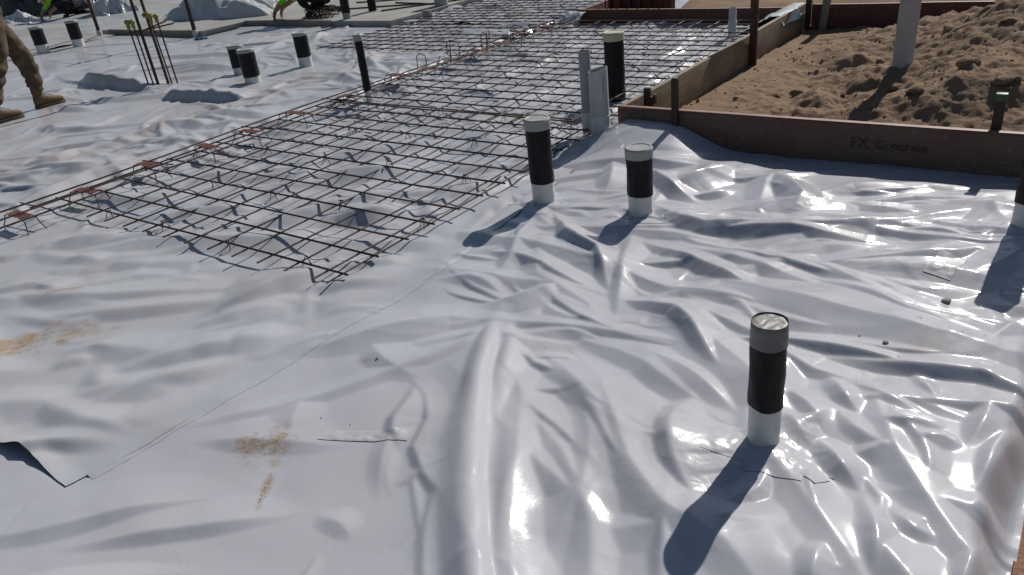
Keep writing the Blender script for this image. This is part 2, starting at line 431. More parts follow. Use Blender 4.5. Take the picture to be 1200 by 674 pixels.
M['timber_grey'] = timber('grey_timber', (0.17, 0.15, 0.12), (0.30, 0.27, 0.22), 2)
def sandm(name, lo, hi, dark, bs=1.0):
    t = NT(name); a = t.noise(2.3, 7, 0.65); b = t.noise(48, 5, 0.7); g = t.noise(420, 2, 0.6)
    c = t.ramp(a, [(0.3, lo), (0.68, hi)])
    c = t.mix(t.ramp(b, [(0.55, (0,) * 3), (0.75, (0.6,) * 3)]), c, dark)
    c = t.mix(0.35, c, t.ramp(g, [(0.35, tuple(x * 0.6 for x in lo)), (0.65, tuple(x * 1.25 for x in hi))]))
    n1 = t.bump(b, 0.55 * bs, 0.02); n2 = t.bump(g, 0.4 * bs, 0.004, n1)
    t.set(Base_Color=c, Roughness=0.95, Normal=n2); t.b.inputs['Specular IOR Level'].default_value = 0.15; return t.m
M['sand'] = sandm('sand', (0.185, 0.125, 0.082), (0.275, 0.190, 0.126), (0.125, 0.083, 0.055))
M['soil'] = sandm('red_brown_soil', (0.20, 0.105, 0.07), (0.34, 0.20, 0.14), (0.12, 0.07, 0.045))
M['clod'] = sandm('clod', (0.15, 0.103, 0.066), (0.25, 0.175, 0.115), (0.10, 0.07, 0.045), 0.7)
M['grain'] = sandm('sand_grain', (0.30, 0.21, 0.13), (0.42, 0.31, 0.20), (0.22, 0.15, 0.09), 0.3)
M['dark_soil'] = sandm('dark_soil', (0.07, 0.058, 0.045), (0.14, 0.115, 0.09), (0.05, 0.04, 0.03))
M['concrete'] = simple('concrete', (0.37, 0.365, 0.34), 0.85, 0.22, 2.2, 0.35, 0.004, 0.3)
M['stone'] = simple('stone', (0.30, 0.28, 0.25), 0.85, 0.4, 60, 0.5, 0.004)
M['trouser'] = simple('brown_trousers', (0.125, 0.092, 0.064), 0.9, 0.55, 9, 0.35, 0.004, 0.2)
M['boot'] = simple('tan_suede_boot', (0.17, 0.115, 0.065), 0.85, 0.35, 30, 0.3, 0.003, 0.2)
M['boot_sole'] = simple('boot_sole', (0.07, 0.055, 0.04), 0.8, 0.3, 40, 0.3)
M['dark_cloth'] = simple('dark_work_cloth', (0.018, 0.019, 0.024), 0.9, 0.4, 20, 0.4, 0.004, 0.2)
M['hivis'] = simple('hi_vis_green', (0.20, 0.62, 0.03), 0.75, 0.25, 14, 0.3, 0.004, 0.2)
M['skin'] = simple('skin', (0.30, 0.16, 0.10), 0.55, 0.25, 20, 0.1)
M['hat'] = simple('white_hard_hat', (0.65, 0.65, 0.62), 0.35, 0.1, 10, 0.03)
M['hair'] = simple('dark_hair', (0.02, 0.015, 0.012), 0.6, 0.4, 60, 0.4)
M['yellow_cap'] = simple('yellow_cap', (0.27, 0.22, 0.06), 0.5, 0.5, 40, 0.2)
M['green_cap'] = simple('lime_cap', (0.20, 0.26, 0.06), 0.5, 0.5, 40, 0.2)
M['green_paint'] = simple('dark_green_paint', (0.03, 0.10, 0.035), 0.5, 0.5, 40, 0.3)
M['ink'] = simple('faded_ink', (0.072, 0.050, 0.043), 0.85, 0.6, 50, 0.1)
M['print'] = simple('pipe_print', (0.06, 0.06, 0.07), 0.7, 0.4, 60, 0.1)
M['dark_tarp'] = simple('dark_green_tarp', (0.045, 0.055, 0.045), 0.7, 0.4, 8, 0.4, 0.01)
M['blue'] = simple('blue_cloth', (0.06, 0.14, 0.24), 0.7, 0.3, 20, 0.3)
# ------------------------------------------------------------------ the setting: ground, sand pit, far slab
def plane_grid(u0, u1, v0, v1, cu, cv, fn):
    n = int(round((u1 - u0) / cu)) + 1; mm = int(round((v1 - v0) / cv)) + 1
    U, V = np.meshgrid(np.linspace(u0, u1, n), np.linspace(v0, v1, mm), indexing='ij')
    return np.stack([U, V, fn(U, V)], -1)

gx = np.concatenate([np.linspace(-400, -30, 12)[:-1], np.linspace(-30, 20, 26), np.linspace(20, 400, 12)[1:]])
GU, GV = np.meshgrid(gx, gx, indexing='ij')
o, _ = grid_mesh('ground', np.stack([GU, GV, np.full_like(GU, -0.16)], -1), M['soil']); tag(o, kind='structure')

def sand_h(U, V):
    z = -0.035 + 0.02 * sstep(2.3, 3.0, U)
    z = z + 0.40 * np.exp(-(((U - 4.35) / 0.85) ** 2 + ((V - 5.1) / 0.85) ** 2))
    z = z + 0.19 * np.exp(-(((U - 4.15) / 0.55) ** 2 + ((V - 3.6) / 0.5) ** 2))
    z = z + 0.09 * np.exp(-(((U - 3.05) / 0.35) ** 2 + ((V - 4.7) / 0.45) ** 2))
    z = z + 0.07 * np.exp(-(((U - 3.75) / 0.30) ** 2 + ((V - 3.2) / 0.25) ** 2))
    rough = sstep(2.3, 3.2, U) * 0.75 + 0.25
    z = z + 0.95 * rough * (0.050 * fbm(U / 0.5, V / 0.5, 3, 21) + 0.032 * np.abs(fbm(U / 0.2, V / 0.2, 4, 23, 0.6)) + 0.012 * np.maximum(0, fbm(U / 0.06, V / 0.06, 3, 25) - 0.1) + 0.007 * fbm(U / 0.025, V / 0.025, 2, 27))
    lo_edge = sstep(2.29, 2.6, U)
    z = np.where(U < 2.6, z * lo_edge + (-0.035 + 0.008 * fbm(U / 0.1, V / 0.1, 2, 28)) * (1 - lo_edge), z)
    return np.minimum(z, 0.17 + 0.4 * sstep(2.32, 3.2, V)) 
P_sand = plane_grid(2.287, 6.2, 2.327, 6.083, 0.016, 0.016, sand_h)
o, _ = grid_mesh('sand', P_sand, M['sand']); tag(o, kind='structure')
def sand_at(u, v): return float(sand_h(np.array([[u]]), np.array([[v]]))[0, 0])
def outer_h(U, V):
    return -0.02 + 0.12 * sstep(6.3, 7.2, V) + 0.05 * fbm(U / 0.9, V / 0.9, 4, 31) + 0.03 * np.maximum(0, fbm(U / 0.2, V / 0.2, 3, 33)) + 0.35 * sstep(9, 18, V)
o, _ = grid_mesh('terrain', plane_grid(0.62, 14, 6.13, 30, 0.06, 0.06 * 2, outer_h), M['sand']); tag(o, kind='structure')
o, _ = grid_mesh('far_terrain', plane_grid(-60, 0.6, 12.2, 60, 1.0, 1.0, lambda U, V: 0.02 + 0.3 * fbm(U / 6, V / 6, 3, 35) + 0.6 * sstep(16, 40, V)), M['dark_soil']); tag(o, kind='structure')

def slab(name, u0, u1, v0, v1, top):
    mb = MB(); mb.box((u0, v0, -0.15), (u1, v1, top)); o = mb.build(name, M['concrete'], bevel=0.008); return tag(o, kind='structure')
slab('concrete_slab', -6.55, -3.30, 6.02, 22.0, 0.07)
slab('concrete_slab', -9.6, -6.556, 5.22, 22.0, 0.068)

# ------------------------------------------------------------------ polythene film
PIPES_A = [(4.069, -0.207, 0.06), (2.409, 1.169, 0.07), (2.966, 1.194, 0.07), (4.544, 1.552, 0.07), (2.046, 2.20, .06), (2.151, 2.18, .07)]
CONDUIT = [(2.84, 0.22), (2.88, 0.13), (2.99, -0.09), (3.12, -0.33), (3.28, -0.58), (3.44, -0.80), (3.60, -0.98), (3.85, -1.25), (4.1, -1.6)]
def conduit(U, V): return fold(U, V, CONDUIT, 0.092 * (1 + 0.12 * vnoise(U / 0.23, V / 0.23, 88)), 0.060, 0.0, 0.22)
def ground_a(U, V):
    g = 0.006 * fbm(U / 0.5, V / 0.5, 3, 3)
    g = g + 0.125 * sstep(3.05, 2.60, U) * sstep(2.05, 2.35, U) * sstep(1.72, 2.27, V)          # film banked up against the form board
    g = g - 0.015 * sstep(2.0, 2.27, V) * sstep(2.9, 3.2, U)
    g = g + conduit(U, V)
    for (pu, pv, pr) in PIPES_A: g = g + 0.018 * np.exp(-((U - pu) ** 2 + (V - pv) ** 2) / 0.012)
    g = g - 0.012 * sstep(2.36, 2.18, U) * sstep(-1.40, -1.30, V)                        # lapped under the next sheet
    g = g - 0.12 * sstep(4.615, 4.715, U + 0.02 * vnoise(V / 0.2, V * 0 + 3, 8)) * sstep(0.9, 0.2, V)   # turned down at the slab edge
    return g
FOLDS_A = [  # points, half width, height, skew: the long folds
 ([(2.47, 1.12), (2.60, 1.00), (2.82, 0.77), (3.00, 0.70), (3.26, 0.36)], 0.045, 0.085, .35),
 ([(3.10, 1.0), (3.40, 1.16), (3.68, 1.24), (3.96, 1.21), (4.30, 1.33)], 0.060, 0.070, .4),
 ([(3.02, 0.96), (3.30, 0.86), (3.55, 0.76), (3.85, 0.62)], 0.050, 0.060, .4),
 ([(3.20, 0.36), (3.40, 0.40), (3.56, 0.36), (3.75, 0.16), (3.92, 0.00)], 0.045, 0.066, .35),
 ([(3.62, 0.27), (3.90, 0.33), (4.10, 0.37), (4.30, 0.37), (4.56, 0.35)], 0.036, 0.046, .4),
 ([(2.95, 1.40), (3.05, 1.72), (3.25, 2.05)], 0.06, 0.09, 0),
 ([(3.30, 2.0), (3.62, 1.62), (3.55, 1.32)], 0.055, 0.08, .1),
 ([(2.62, 1.85), (2.88, 1.60), (3.2, 1.42)], 0.055, 0.08, .2),
 ([(2.42, 1.9), (2.58, 1.6), (2.66, 1.35)], 0.05, 0.06, .2),
 ([(3.7, 1.75), (4.0, 1.62), (4.35, 1.68)], 0.05, 0.045, .2),
 ([(4.0, 1.42), (4.25, 1.45), (4.45, 1.35)], 0.04, 0.045, .2),
 ([(4.05, 1.0), (4.25, 0.90), (4.50, 1.00)], 0.03, 0.022, .2),
 ([(3.4, 0.95), (3.8, 0.98), (4.1, 0.85), (4.35, 0.62)], 0.05, 0.03, .2),
 ([(3.05, 0.47), (2.95, 0.25), (2.78, 0.10)], 0.045, 0.045, .2),
 ([(2.40, 0.55), (2.75, 0.52), (2.98, 0.44), (3.25, 0.40)], 0.040, 0.045, .35),
 ([(2.45, 0.2), (2.62, 0.28), (2.88, 0.20)], 0.04, 0.03, .3),
 ([(3.35, -0.20), (3.55, -0.33), (3.70, -0.60), (3.75, -0.95)], 0.06, 0.035, .2),
 ([(3.12, 0.05), (3.45, 0.06), (3.72, -0.06), (3.98, -0.16)], 0.045, 0.026, .2),
 ([(3.55, 0.62), (3.85, 0.50), (4.15, 0.52), (4.4, 0.62)], 0.05, 0.03, .3),
 ([(2.44, 1.08), (2.52, 0.82), (2.66, 0.50), (2.72, 0.22)], 0.040, 0.045, .3),
 ([(2.98, 1.10), (3.10, 0.80), (3.18, 0.60), (3.36, 0.20)], 0.040, 0.045, .3),
 ([(3.05, 1.12), (3.45, 0.98), (3.90, 0.92), (4.25, 0.80)], 0.040, 0.040, .3),
 ([(4.10, -0.12), (4.00, 0.18), (3.95, 0.45)], 0.035, 0.030, .1),
 ([(4.02, -0.24), (3.80, -0.34), (3.55, -0.38)], 0.035, 0.028, .2),
 ([(4.00, -0.14), (3.75, 0.02), (3.45, 0.12)], 0.035, 0.028, .2),
 ([(2.1, -1.66), (2.33, -1.59), (2.58, -1.33), (2.85, -1.10)], 0.05, 0.024, .5),
 ([(2.5, -1.55), (2.67, -1.40), (2.89, -1.22), (3.08, -1.05)], 0.04, 0.022, .5),
 ([(2.45, -1.05), (2.7, -0.92), (2.98, -0.80)], 0.045, 0.020, .4),
 ([(2.58, -0.64), (2.66, -0.76), (2.78, -0.90)], 0.04, 0.020, 0),
 ([(2.5, -0.25), (2.7, -0.38), (2.98, -0.42)], 0.045, 0.024, .3),
]
RIDGES_A = [  # points, half width, height: thin taut ridges that catch the sun
 ([(4.12, 0.24), (4.20, 0.12), (4.28, 0.03)], .030, .022), ([(4.28, 0.03), (4.38, 0.05), (4.50, 0.10)], .028, .020), ([(4.14, 0.22), (4.30, 0.17), (4.46, 0.12)], .028, .016),
 ([(4.34, 0.36), (4.43, 0.24), (4.46, 0.13)], .026, .020), ([(4.62, 0.90), (4.55, 0.66), (4.50, 0.49)], .028, .022), ([(4.50, 0.49), (4.55, 0.42), (4.575, 0.35)], .026, .020),
 ([(4.575, 0.36), (4.575, 0.18), (4.548, 0.015)], .028, .024), ([(4.55, 0.02), (4.48, 0.02), (4.405, -0.03)], .026, .020), ([(4.405, -0.02), (4.34, -0.10), (4.28, -0.15)], .024, .016),
 ([(4.68, 0.25), (4.63, 0.02), (4.60, -0.15)], .028, .024), ([(4.60, -0.14), (4.63, -0.20), (4.635, -0.26)], .024, .018), ([(4.635, -0.25), (4.62, -0.42), (4.60, -0.60)], .026, .022),
 ([(4.17, -0.10), (4.28, -0.20), (4.36, -0.28)], .030, .026), ([(4.35, -0.27), (4.42, -0.42), (4.45, -0.60)], .028, .024), ([(4.20, -0.20), (4.24, -0.34), (4.33, -0.47)], .028, .020), ([(4.33, -0.46), (4.32, -0.58), (4.36, -0.72)], .026, .018),
 ([(3.885, -0.43), (3.93, -0.56), (3.98, -0.68), (4.06, -0.88)], .022, .018), ([(3.895, -0.43), (3.95, -0.425), (3.975, -0.45)], .02, .014), ([(3.972, -0.44), (4.01, -0.58), (4.05, -0.68)], .022, .017),
 ([(4.42, -0.30), (4.50, -0.36), (4.56, -0.34)], .03, .018), ([(4.05, -0.02), (4.15, -0.12), (4.22, -0.18)], .03, .018), ([(3.98, 0.08), (4.12, 0.02), (4.22, -0.10)], .035, .02),
 ([(3.33, 1.85), (3.50, 1.72), (3.60, 1.58)], .03, .03), ([(3.55, 1.52), (3.48, 1.40), (3.58, 1.34)], .028, .024), ([(2.98, 1.50), (3.02, 1.66), (3.12, 1.82)], .03, .03), ([(3.05, 1.46), (3.18, 1.55), (3.28, 1.68)], .028, .024),
 ([(4.30, 1.34), (4.40, 1.30), (4.47, 1.22)], .025, .02), ([(4.42, 1.20), (4.44, 1.10), (4.42, 1.02)], .024, .018), ([(4.0, 0.95), (4.15, 1.02), (4.28, 1.04)], .025, .014), ([(4.36, 0.72), (4.42, 0.60), (4.40, 0.48)], .025, .014),
]
def tents(U, V, n, s, h, seed, aniso=None):
    r = np.random.default_rng(seed); out = 0
    for k in range(n):
        cu = r.uniform(U.min(), U.max()); cv = r.uniform(V.min(), V.max()); L = s * r.uniform(.5, 1.6)
        th = r.uniform(0, np.pi) if aniso is None else r.normal(aniso, .5)
        bend_ = r.normal(); wv = L * .35 * r.uniform(.5, 1.3); amp = r.choice([1, 1, -.6]) * r.uniform(.4, 1)
        x = (U - cu) * np.cos(th) + (V - cv) * np.sin(th); y = -(U - cu) * np.sin(th) + (V - cv) * np.cos(th)
        y = y + 0.25 * x * x / L * bend_
        out = out + np.exp(-(x / L) ** 4) * np.maximum(0, 1 - np.sqrt((y / wv) ** 2 + .01)) * h * L / s * amp
    return out
def warp(U, V, s): return U + .05 * fbm(U / .3, V / .3, 2, s), V + .05 * fbm(U / .3, V / .3, 2, s + 1)
def angle_a(u, v):
    if u > 3.7 and v < .15: return -.95
    if u < 2.9 and v < 0: return .6
    if v > 1.3: return .5
    if u < 3.7 and v < -.2: return -.75
    return .15
def dens_a(u, v): return (.06 if u < 3.0 and v < -0.55 else .30 + .70 * (u > 2.6) * (v > -1.0)) * (0.45 if u > 3.85 and -0.9 < v < 0.7 else 1.0)
CREASE_A = [(p, w_ * 1.25, h_ * 0.80, sk + .08, .003) for p, w_, h_, sk in FOLDS_A] + [(p, w_ * 1.1, h_ * 1.15, .25, .002) for p, w_, h_ in RIDGES_A]
CREASE_A += random_creases(100, (2.2, 4.9, -1.9, 2.3), angle_a, 1.0, .055, .031, 3, (.003, .008), dens_a)
CREASE_A += random_creases(150, (2.2, 4.9, -1.9, 2.3), angle_a, .42, .018, .010, 4, (.002, .004), dens_a)
CREASE_A += random_creases(26, (3.2, 4.9, -0.9, 1.6), lambda u, v: angle_a(u, v) + 1.3, .30, .024, .010, 44, (.003, .008))
for k, (pu, pv, pr) in enumerate(PIPES_A): CREASE_A += radial_creases(pu, pv, pr, 6, .26, .028, .018, 50 + k)
def seed_a(U, V):
    swell = 0.012 * fbm(U / .42, V / .30, 2, 60) * (.35 + .65 * sstep(2.4, 3.2, U) * sstep(-1.2, -.2, V))
    cn = sstep(0.008, 0.035, conduit(U, V)); bd = 1 - 0.75 * sstep(1.85, 2.1, V)
    return creases(U, V, CREASE_A) * (1 - 0.85 * cn) * bd + swell * (1 - cn) * bd
def excess_a(U, V):
    e = 0.0006 + 0.007 * sstep(2.5, 3.4, U) * sstep(-0.9, 0.1, V) * (0.4 + 0.6 * sstep(-.3, .4, vnoise(U / 0.45, V / 0.45, 9)))
    for (pu, pv, pr) in PIPES_A: e = e + 0.010 * np.exp(-((U - pu) ** 2 + (V - pv) ** 2) / 0.05)
    return e

class Sheet:
    def __init__(self, P, u0, u1, v0, v1): self.P = P; self.b = (u0, u1, v0, v1)
    def at(self, u, v):
        u0, u1, v0, v1 = self.b; n, mm = self.P.shape[:2]
        x = np.clip((np.asarray(u, float) - u0) / (u1 - u0) * (n - 1), 0, n - 1.001); y = np.clip((np.asarray(v, float) - v0) / (v1 - v0) * (mm - 1), 0, mm - 1.001)
        i = x.astype(int); j = y.astype(int); fx = (x - i)[..., None]; fy = (y - j)[..., None]; P = self.P
        return (P[i, j] * (1 - fx) + P[i + 1, j] * fx) * (1 - fy) + (P[i, j + 1] * (1 - fx) + P[i + 1, j + 1] * fx) * fy
    def z(self, u, v): return float(self.at(np.array([u]), np.array([v]))[0, 2])

def blob(U, V, cu, cv, ru, rv, rot, seed, hard=0.35):
    x = (U - cu) * math.cos(rot) + (V - cv) * math.sin(rot); y = -(U - cu) * math.sin(rot) + (V - cv) * math.cos(rot)
    d = np.hypot(x / ru, y / rv) + 0.45 * fbm(U / 0.06, V / 0.06, 4, seed, 0.65)
    return sstep(1.05, hard - 0.45, d)

def sheet_object(label, P, mat, keep, dirt):
    o, used = grid_mesh('polythene_sheet', P, mat, keep)
    attr(o, 'dirt', np.clip(dirt, 0, 1).reshape(-1)[used]); return tag(o, label, 'plastic sheet')

# sheet A: the bright, loosely wrinkled sheet in front
bA = (1.5, 4.95, -2.1, 2.40)
PA = film(*bA, 0.0066, seed_a, ground_a, excess_a, PIPES_A, levels=((1, 8),), noise=0.0002, grav=0.0003, bend=(0.004,), smooth=0)
n_, m_ = PA.shape[:2]
UA, VA = np.meshgrid(np.linspace(bA[0], bA[1], n_), np.linspace(bA[2], bA[3], m_), indexing='ij')
cr = tents(*warp(UA, VA, 77), 160, .10, .0014, 12) + tents(UA, VA, 40, .5, .002, 13)       # faint fold lines
PA[..., 2] += cr * (0.45 + 0.55 * sstep(2.5, 3.2, UA))
SA = Sheet(PA, *bA)
dA = np.maximum.reduce([1.2 * blob(UA, VA, 2.72, -0.935, 0.14, 0.08, 0.7, 51), blob(UA, VA, 2.88, -1.07, 0.13, 0.02, -0.9, 52), 0.5 * blob(UA, VA, 2.66, -0.42, 0.05, 0.02, 0.4, 53),
                        0.35 * blob(UA, VA, 4.35, 0.45, 0.25, 0.10, 1.2, 55, 0.1)])
keepA = ((UA + 0.006 * vnoise(VA / 0.15, VA * 0, 4)) < 4.705 + 0.06 * sstep(0.25, 0.9, VA))[:-1, :-1] & (VA < 2.275)[:-1, :-1]
sheetA = sheet_object('glossy silver-white plastic sheet, heavily wrinkled, around the nearest pipe', PA, M['film'], keepA, dA)

# sheet B: lies under the steel mesh, laps over sheet A along a taped seam
bB = (-1.72, 2.40, -1.38, 9.6)
FOLDS_B = [([(0.3, -0.88), (0.6, -0.80), (1.09, -0.60), (1.81, -0.13)], 0.07, 0.035, .5), ([(0.8, -0.98), (1.33, -0.64), (1.88, -0.19)], 0.06, 0.030, .5),
 ([(1.84, -0.55), (1.98, -0.63), (2.16, -0.70)], 0.035, 0.02, 0), ([(1.3, -1.0), (1.7, -0.8), (2.2, -0.75)], 0.06, 0.022, .3), ([(1.75, -1.2), (2.0, -0.95), (2.25, -0.9)], 0.06, 0.025, .2),
 ([(0.4, -0.35), (0.9, -0.3), (1.4, 0.05)], 0.05, 0.02, .3), ([(1.5, -0.45), (1.9, -0.3), (2.3, -0.1)], 0.05, 0.02, .3), ([(-1.0, 0.2), (-0.9, 0.7), (-0.8, 1.4)], 0.05, 0.03, 0),
 ([(0.35, 0.2), (0.6, 0.55), (0.7, 1.0)], 0.05, 0.03, 0), ([(1.0, 0.25), (1.25, 0.8), (1.2, 1.3)], 0.05, 0.03, 0)]
def ground_b(U, V):
    g = 0.004 + 0.010 * fbm(U / 0.33, V / 0.33, 3, 13) * sstep(-0.4, 0.6, V)
    g = g + 0.010 * sstep(-1.30, -1.38, V) * sstep(2.3, 2.1, U) * (0.6 + 0.4 * np.sin(U * 9))
    g = g + 0.008 * np.exp(-((V + U * 0 + 1.38) / 0.05) ** 2)
    g = g + 0.02 * np.exp(-(((U + 1.1) / 0.35) ** 2)) * fbm(U / 0.9, V / 0.7, 2, 15) * sstep(0, 1, V)
    return np.where(U < -0.7, g + 0.03, g)
def angle_b(u, v):
    if v < 0: return .55
    return .9 if u > 0 else .2
CREASE_B = [(p, w_ * 1.1, h_, sk, .012) for p, w_, h_, sk in FOLDS_B]
CREASE_B += random_creases(60, (0.0, 2.3, -1.3, 0.4), angle_b, .60, .050, .026, 5, (.004, .012))
CREASE_B += random_creases(330, (-1.7, 2.3, 0.0, 9.0), angle_b, .85, .042, .025, 6, (.004, .010))
CREASE_B += random_creases(260, (-1.7, 2.3, -0.3, 6.0), lambda u, v: angle_b(u, v) + 1.2, .40, .030, .014, 7, (.003, .008))
CREASE_B += random_creases(70, (-1.7, -0.5, -1.0, 4.0), lambda u, v: 0.3 + math.sin(v * 3), .9, .032, .030, 8, (.003, .007))
def seed_b(U, V):
    return creases(U, V, CREASE_B) + 0.008 * fbm(U / .34, V / .34, 2, 62) * sstep(-0.3, 0.4, V)
def excess_b(U, V): return 0.0006 + 0.004 * sstep(-0.2, 0.5, V) + 0.004 * sstep(-0.7, -1.1, U)
PIPES_B = [(-0.35, 2.621, .04), (1.774, 3.131, .08), (1.781, 5.442, .05)]
PB = film(*bB, 0.0150, seed_b, ground_b, excess_b, PIPES_B, levels=((1, 8),), noise=0.0004, grav=0.0004, bend=(0.004,), smooth=0)
n_, m_ = PB.shape[:2]
UB, VB = np.meshgrid(np.linspace(bB[0], bB[1], n_), np.linspace(bB[2], bB[3], m_), indexing='ij')
PB[..., 2] += tents(*warp(UB, VB, 177), 300, .12, .0018, 22)
edge = np.interp(VB, [-1.38, -1.12, -0.78, -0.28, 0.24, 0.6, 2.2], [2.29, 2.335, 2.365, 2.375, 2.43, 2.40, 2.24])
PB[..., 0] += (edge - 2.40) * sstep(1.6, 2.4, UB) + 0.006 * fbm(VB / 0.12, VB * 0, 3, 14) * sstep(2.3, 2.4, UB)
PB[..., 2] = np.where(UB > 2.3, np.maximum(PB[..., 2], 0.006), PB[..., 2])
zA = SA.at(PB[..., 0], PB[..., 1])[..., 2]; wb_ = sstep(2.12, 2.36, UB) * sstep(0.9, 0.5, VB)
PB[..., 2] = np.where(wb_ > 0, PB[..., 2] * (1 - wb_) + (zA + 0.004) * wb_, PB[..., 2]); PB[..., 2] = np.where((UB > 2.0) & (VB < 0.9), np.maximum(PB[..., 2], zA + 0.003), PB[..., 2])
PB[..., 1] += 0.03 * fbm(UB / 0.35, UB * 0, 3, 18) * sstep(-1.25, -1.38, VB)
SB = Sheet(PB, *bB)
dB = np.maximum.reduce([1.3 * blob(UB, VB, 1.16, -1.00, 0.36, 0.13, 0.75, 61), 0.8 * blob(UB, VB, 0.83, -0.68, 0.17, 0.05, 0.7, 62), 0.4 * blob(UB, VB, 0.75, -0.45, 0.10, 0.02, 0.7, 63),
                        0.45 * sstep(0.16, 0.0, np.abs(UB + 1.55) + 0.06 * fbm(UB / 0.1, VB / 0.15, 3, 64)), 0.25 * blob(UB, VB, 1.6, -0.3, 0.2, 0.05, 0.6, 66, 0.1)])
sheetB = sheet_object('pale grey plastic sheet spread flat beneath the square steel mesh', PB, M['film_dusty'], None, dB)

# sheet C: the dusty sheet on the left, stepping over a shallow beam
bC = (-9.1, -1.55, -1.3, 6.25)
def ground_c(U, V):
    g = -0.006 + 0.012 * fbm(U / 1.4, V / 1.4, 2, 43)
    g = g + fold(U, V, [(-5.15, 2.52), (-4.6, 2.47), (-4.1, 2.46), (-3.45, 2.46)], 0.13, 0.115, .70, .22, .012)
    g = g + fold(U, V, [(-3.0, 2.24), (-2.5, 2.26), (-2.1, 2.30), (-1.66, 2.40)], 0.12, 0.095, .70, .22, .012)
    g = g + fold(U, V, [(-4.1, 1.7), (-3.6, 1.62), (-3.2, 1.72)], 0.09, 0.04, .5, .35, .01) + fold(U, V, [(-3.3, 1.15), (-2.8, 1.1), (-2.4, 1.3)], 0.09, 0.04, .5, .35, .01)
    return g * sstep(-1.5, -1.9, U) - 0.02 * sstep(-1.9, -1.55, U)
CREASE_C = random_creases(38, (-9, -1.6, -1.2, 6.2), lambda u, v: 0.25 + 0.8 * math.sin(u * 1.7 + v), 1.6, .045, .030, 9, (.003, .007), lambda u, v: 0.35 + 0.65 * (u > -6.5))
CREASE_C += random_creases(230, (-8, -1.6, -1.2, 6.0), lambda u, v: 0.6 + 1.4 * math.sin(u * 1.3 - v * 1.1), 1.0, .026, .022, 10, (.002, .004), lambda u, v: 0.3 + 0.7 * (u > -5.5))
def seed_c(U, V):
    h = creases(U, V, CREASE_C) * (0.45 + 0.55 * sstep(-8, -5, U))
    for (pu, pv) in ((-2.398, 2.957), (-3.026, 3.276), (-2.453, 3.727), (-8.7, 4.0), (-3.58, 2.66), (-4.14, 1.66), (-3.92, 1.1)): h = h * (1 - 0.85 * np.exp(-((U - pu) ** 2 + (V - pv) ** 2) / 0.09))
    return h
PC = film(*bC, 0.019, seed_c, ground_c, lambda U, V: 0.001 + 0.004 * sstep(-7, -4, U), [(-2.398, 2.957, .1), (-3.026, 3.276, .1), (-2.453, 3.727, .1)], levels=((1, 8),), noise=0.0006, grav=0.0004, bend=(0.006,), smooth=0)
SC = Sheet(PC, *bC); n_, m_ = PC.shape[:2]
UC, VC = np.meshgrid(np.linspace(bC[0], bC[1], n_), np.linspace(bC[2], bC[3], m_), indexing='ij')
dC = 0.22 * sstep(0.35, 0.85, fbm(UC / 1.0 + VC * 0.2, VC / 0.35, 5, 71, 0.6)) + 0.04
sheetC = sheet_object('dusty grey plastic sheet on the left between the worker and the capped pipes', PC, M['film_dusty'], ~((UC > -6.7) & (UC < -3.33) & (VC > 6.0))[:-1, :-1] & ~((UC < -6.5) & (VC > 5.22))[:-1, :-1], dC)
# sheet D: far left
bD = (-34.0, -8.95, -0.5, 12.6)
PD = plane_grid(*bD, 0.10, 0.10, lambda U, V: -0.02 + 0.04 * fbm(U / 1.6, V / 0.9, 4, 81) + 0.03 * np.abs(fbm(U / 0.5, V / 0.5, 3, 83)) * sstep(-20, -10, U))
UD, VD = PD[..., 0], PD[..., 1]
keepD = ~((UD > -9.7) & (VD > 5.2))[:-1, :-1]
sheetD = sheet_object('flat far plastic sheet behind the standing worker', PD, M['film_far'], keepD, 0.5 * sstep(0.1, 0.6, fbm(UD / 2.0, VD / 0.5, 4, 85)))
# sheet F: carries on in front and to the left, just outside the picture
PF = plane_grid(-9.0, 4.69, -4.2, -1.22, 0.05, 0.05, lambda U, V: -0.045 + creases(U, V, random_creases(110, (-9, 4.6, -4.2, -1.3), lambda u, v: .5, 1.0, .06, .03, 29, (.008, .02))) * sstep(-1.35, -1.6, V) * sstep(-2.05, -2.3, V + 2.0 * (U < 1.5)))
UF, VF = PF[..., 0], PF[..., 1]
sheetF = sheet_object('plastic sheet carrying on beneath the nearest sheets at the lower left edge', PF, M['film_dusty'], ~((UF > 1.62) & (VF > -2.0))[:-1, :-1], np.zeros(UF.shape))
PE = plane_grid(-3.28, -1.62, 6.2, 11.5, 0.03, 0.03, lambda U, V: 0.002 + creases(U, V, random_creases(130, (-3.3, -1.6, 6.1, 11.5), lambda u, v: .8, .5, .06, .03, 19, (.006, .014))))
sheetE = sheet_object('thin strip of plastic sheet beneath the farthest mesh beside the concrete', PE, M['film_dusty'], None, np.zeros(PE.shape[:2]))
def film_z(u, v):
    if u > 2.35 and v < 2.3: return SA.z(u, v)
    if u > -1.6: return SB.z(u, v)
    if u > -9: return SC.z(u, v)
    return 0.0

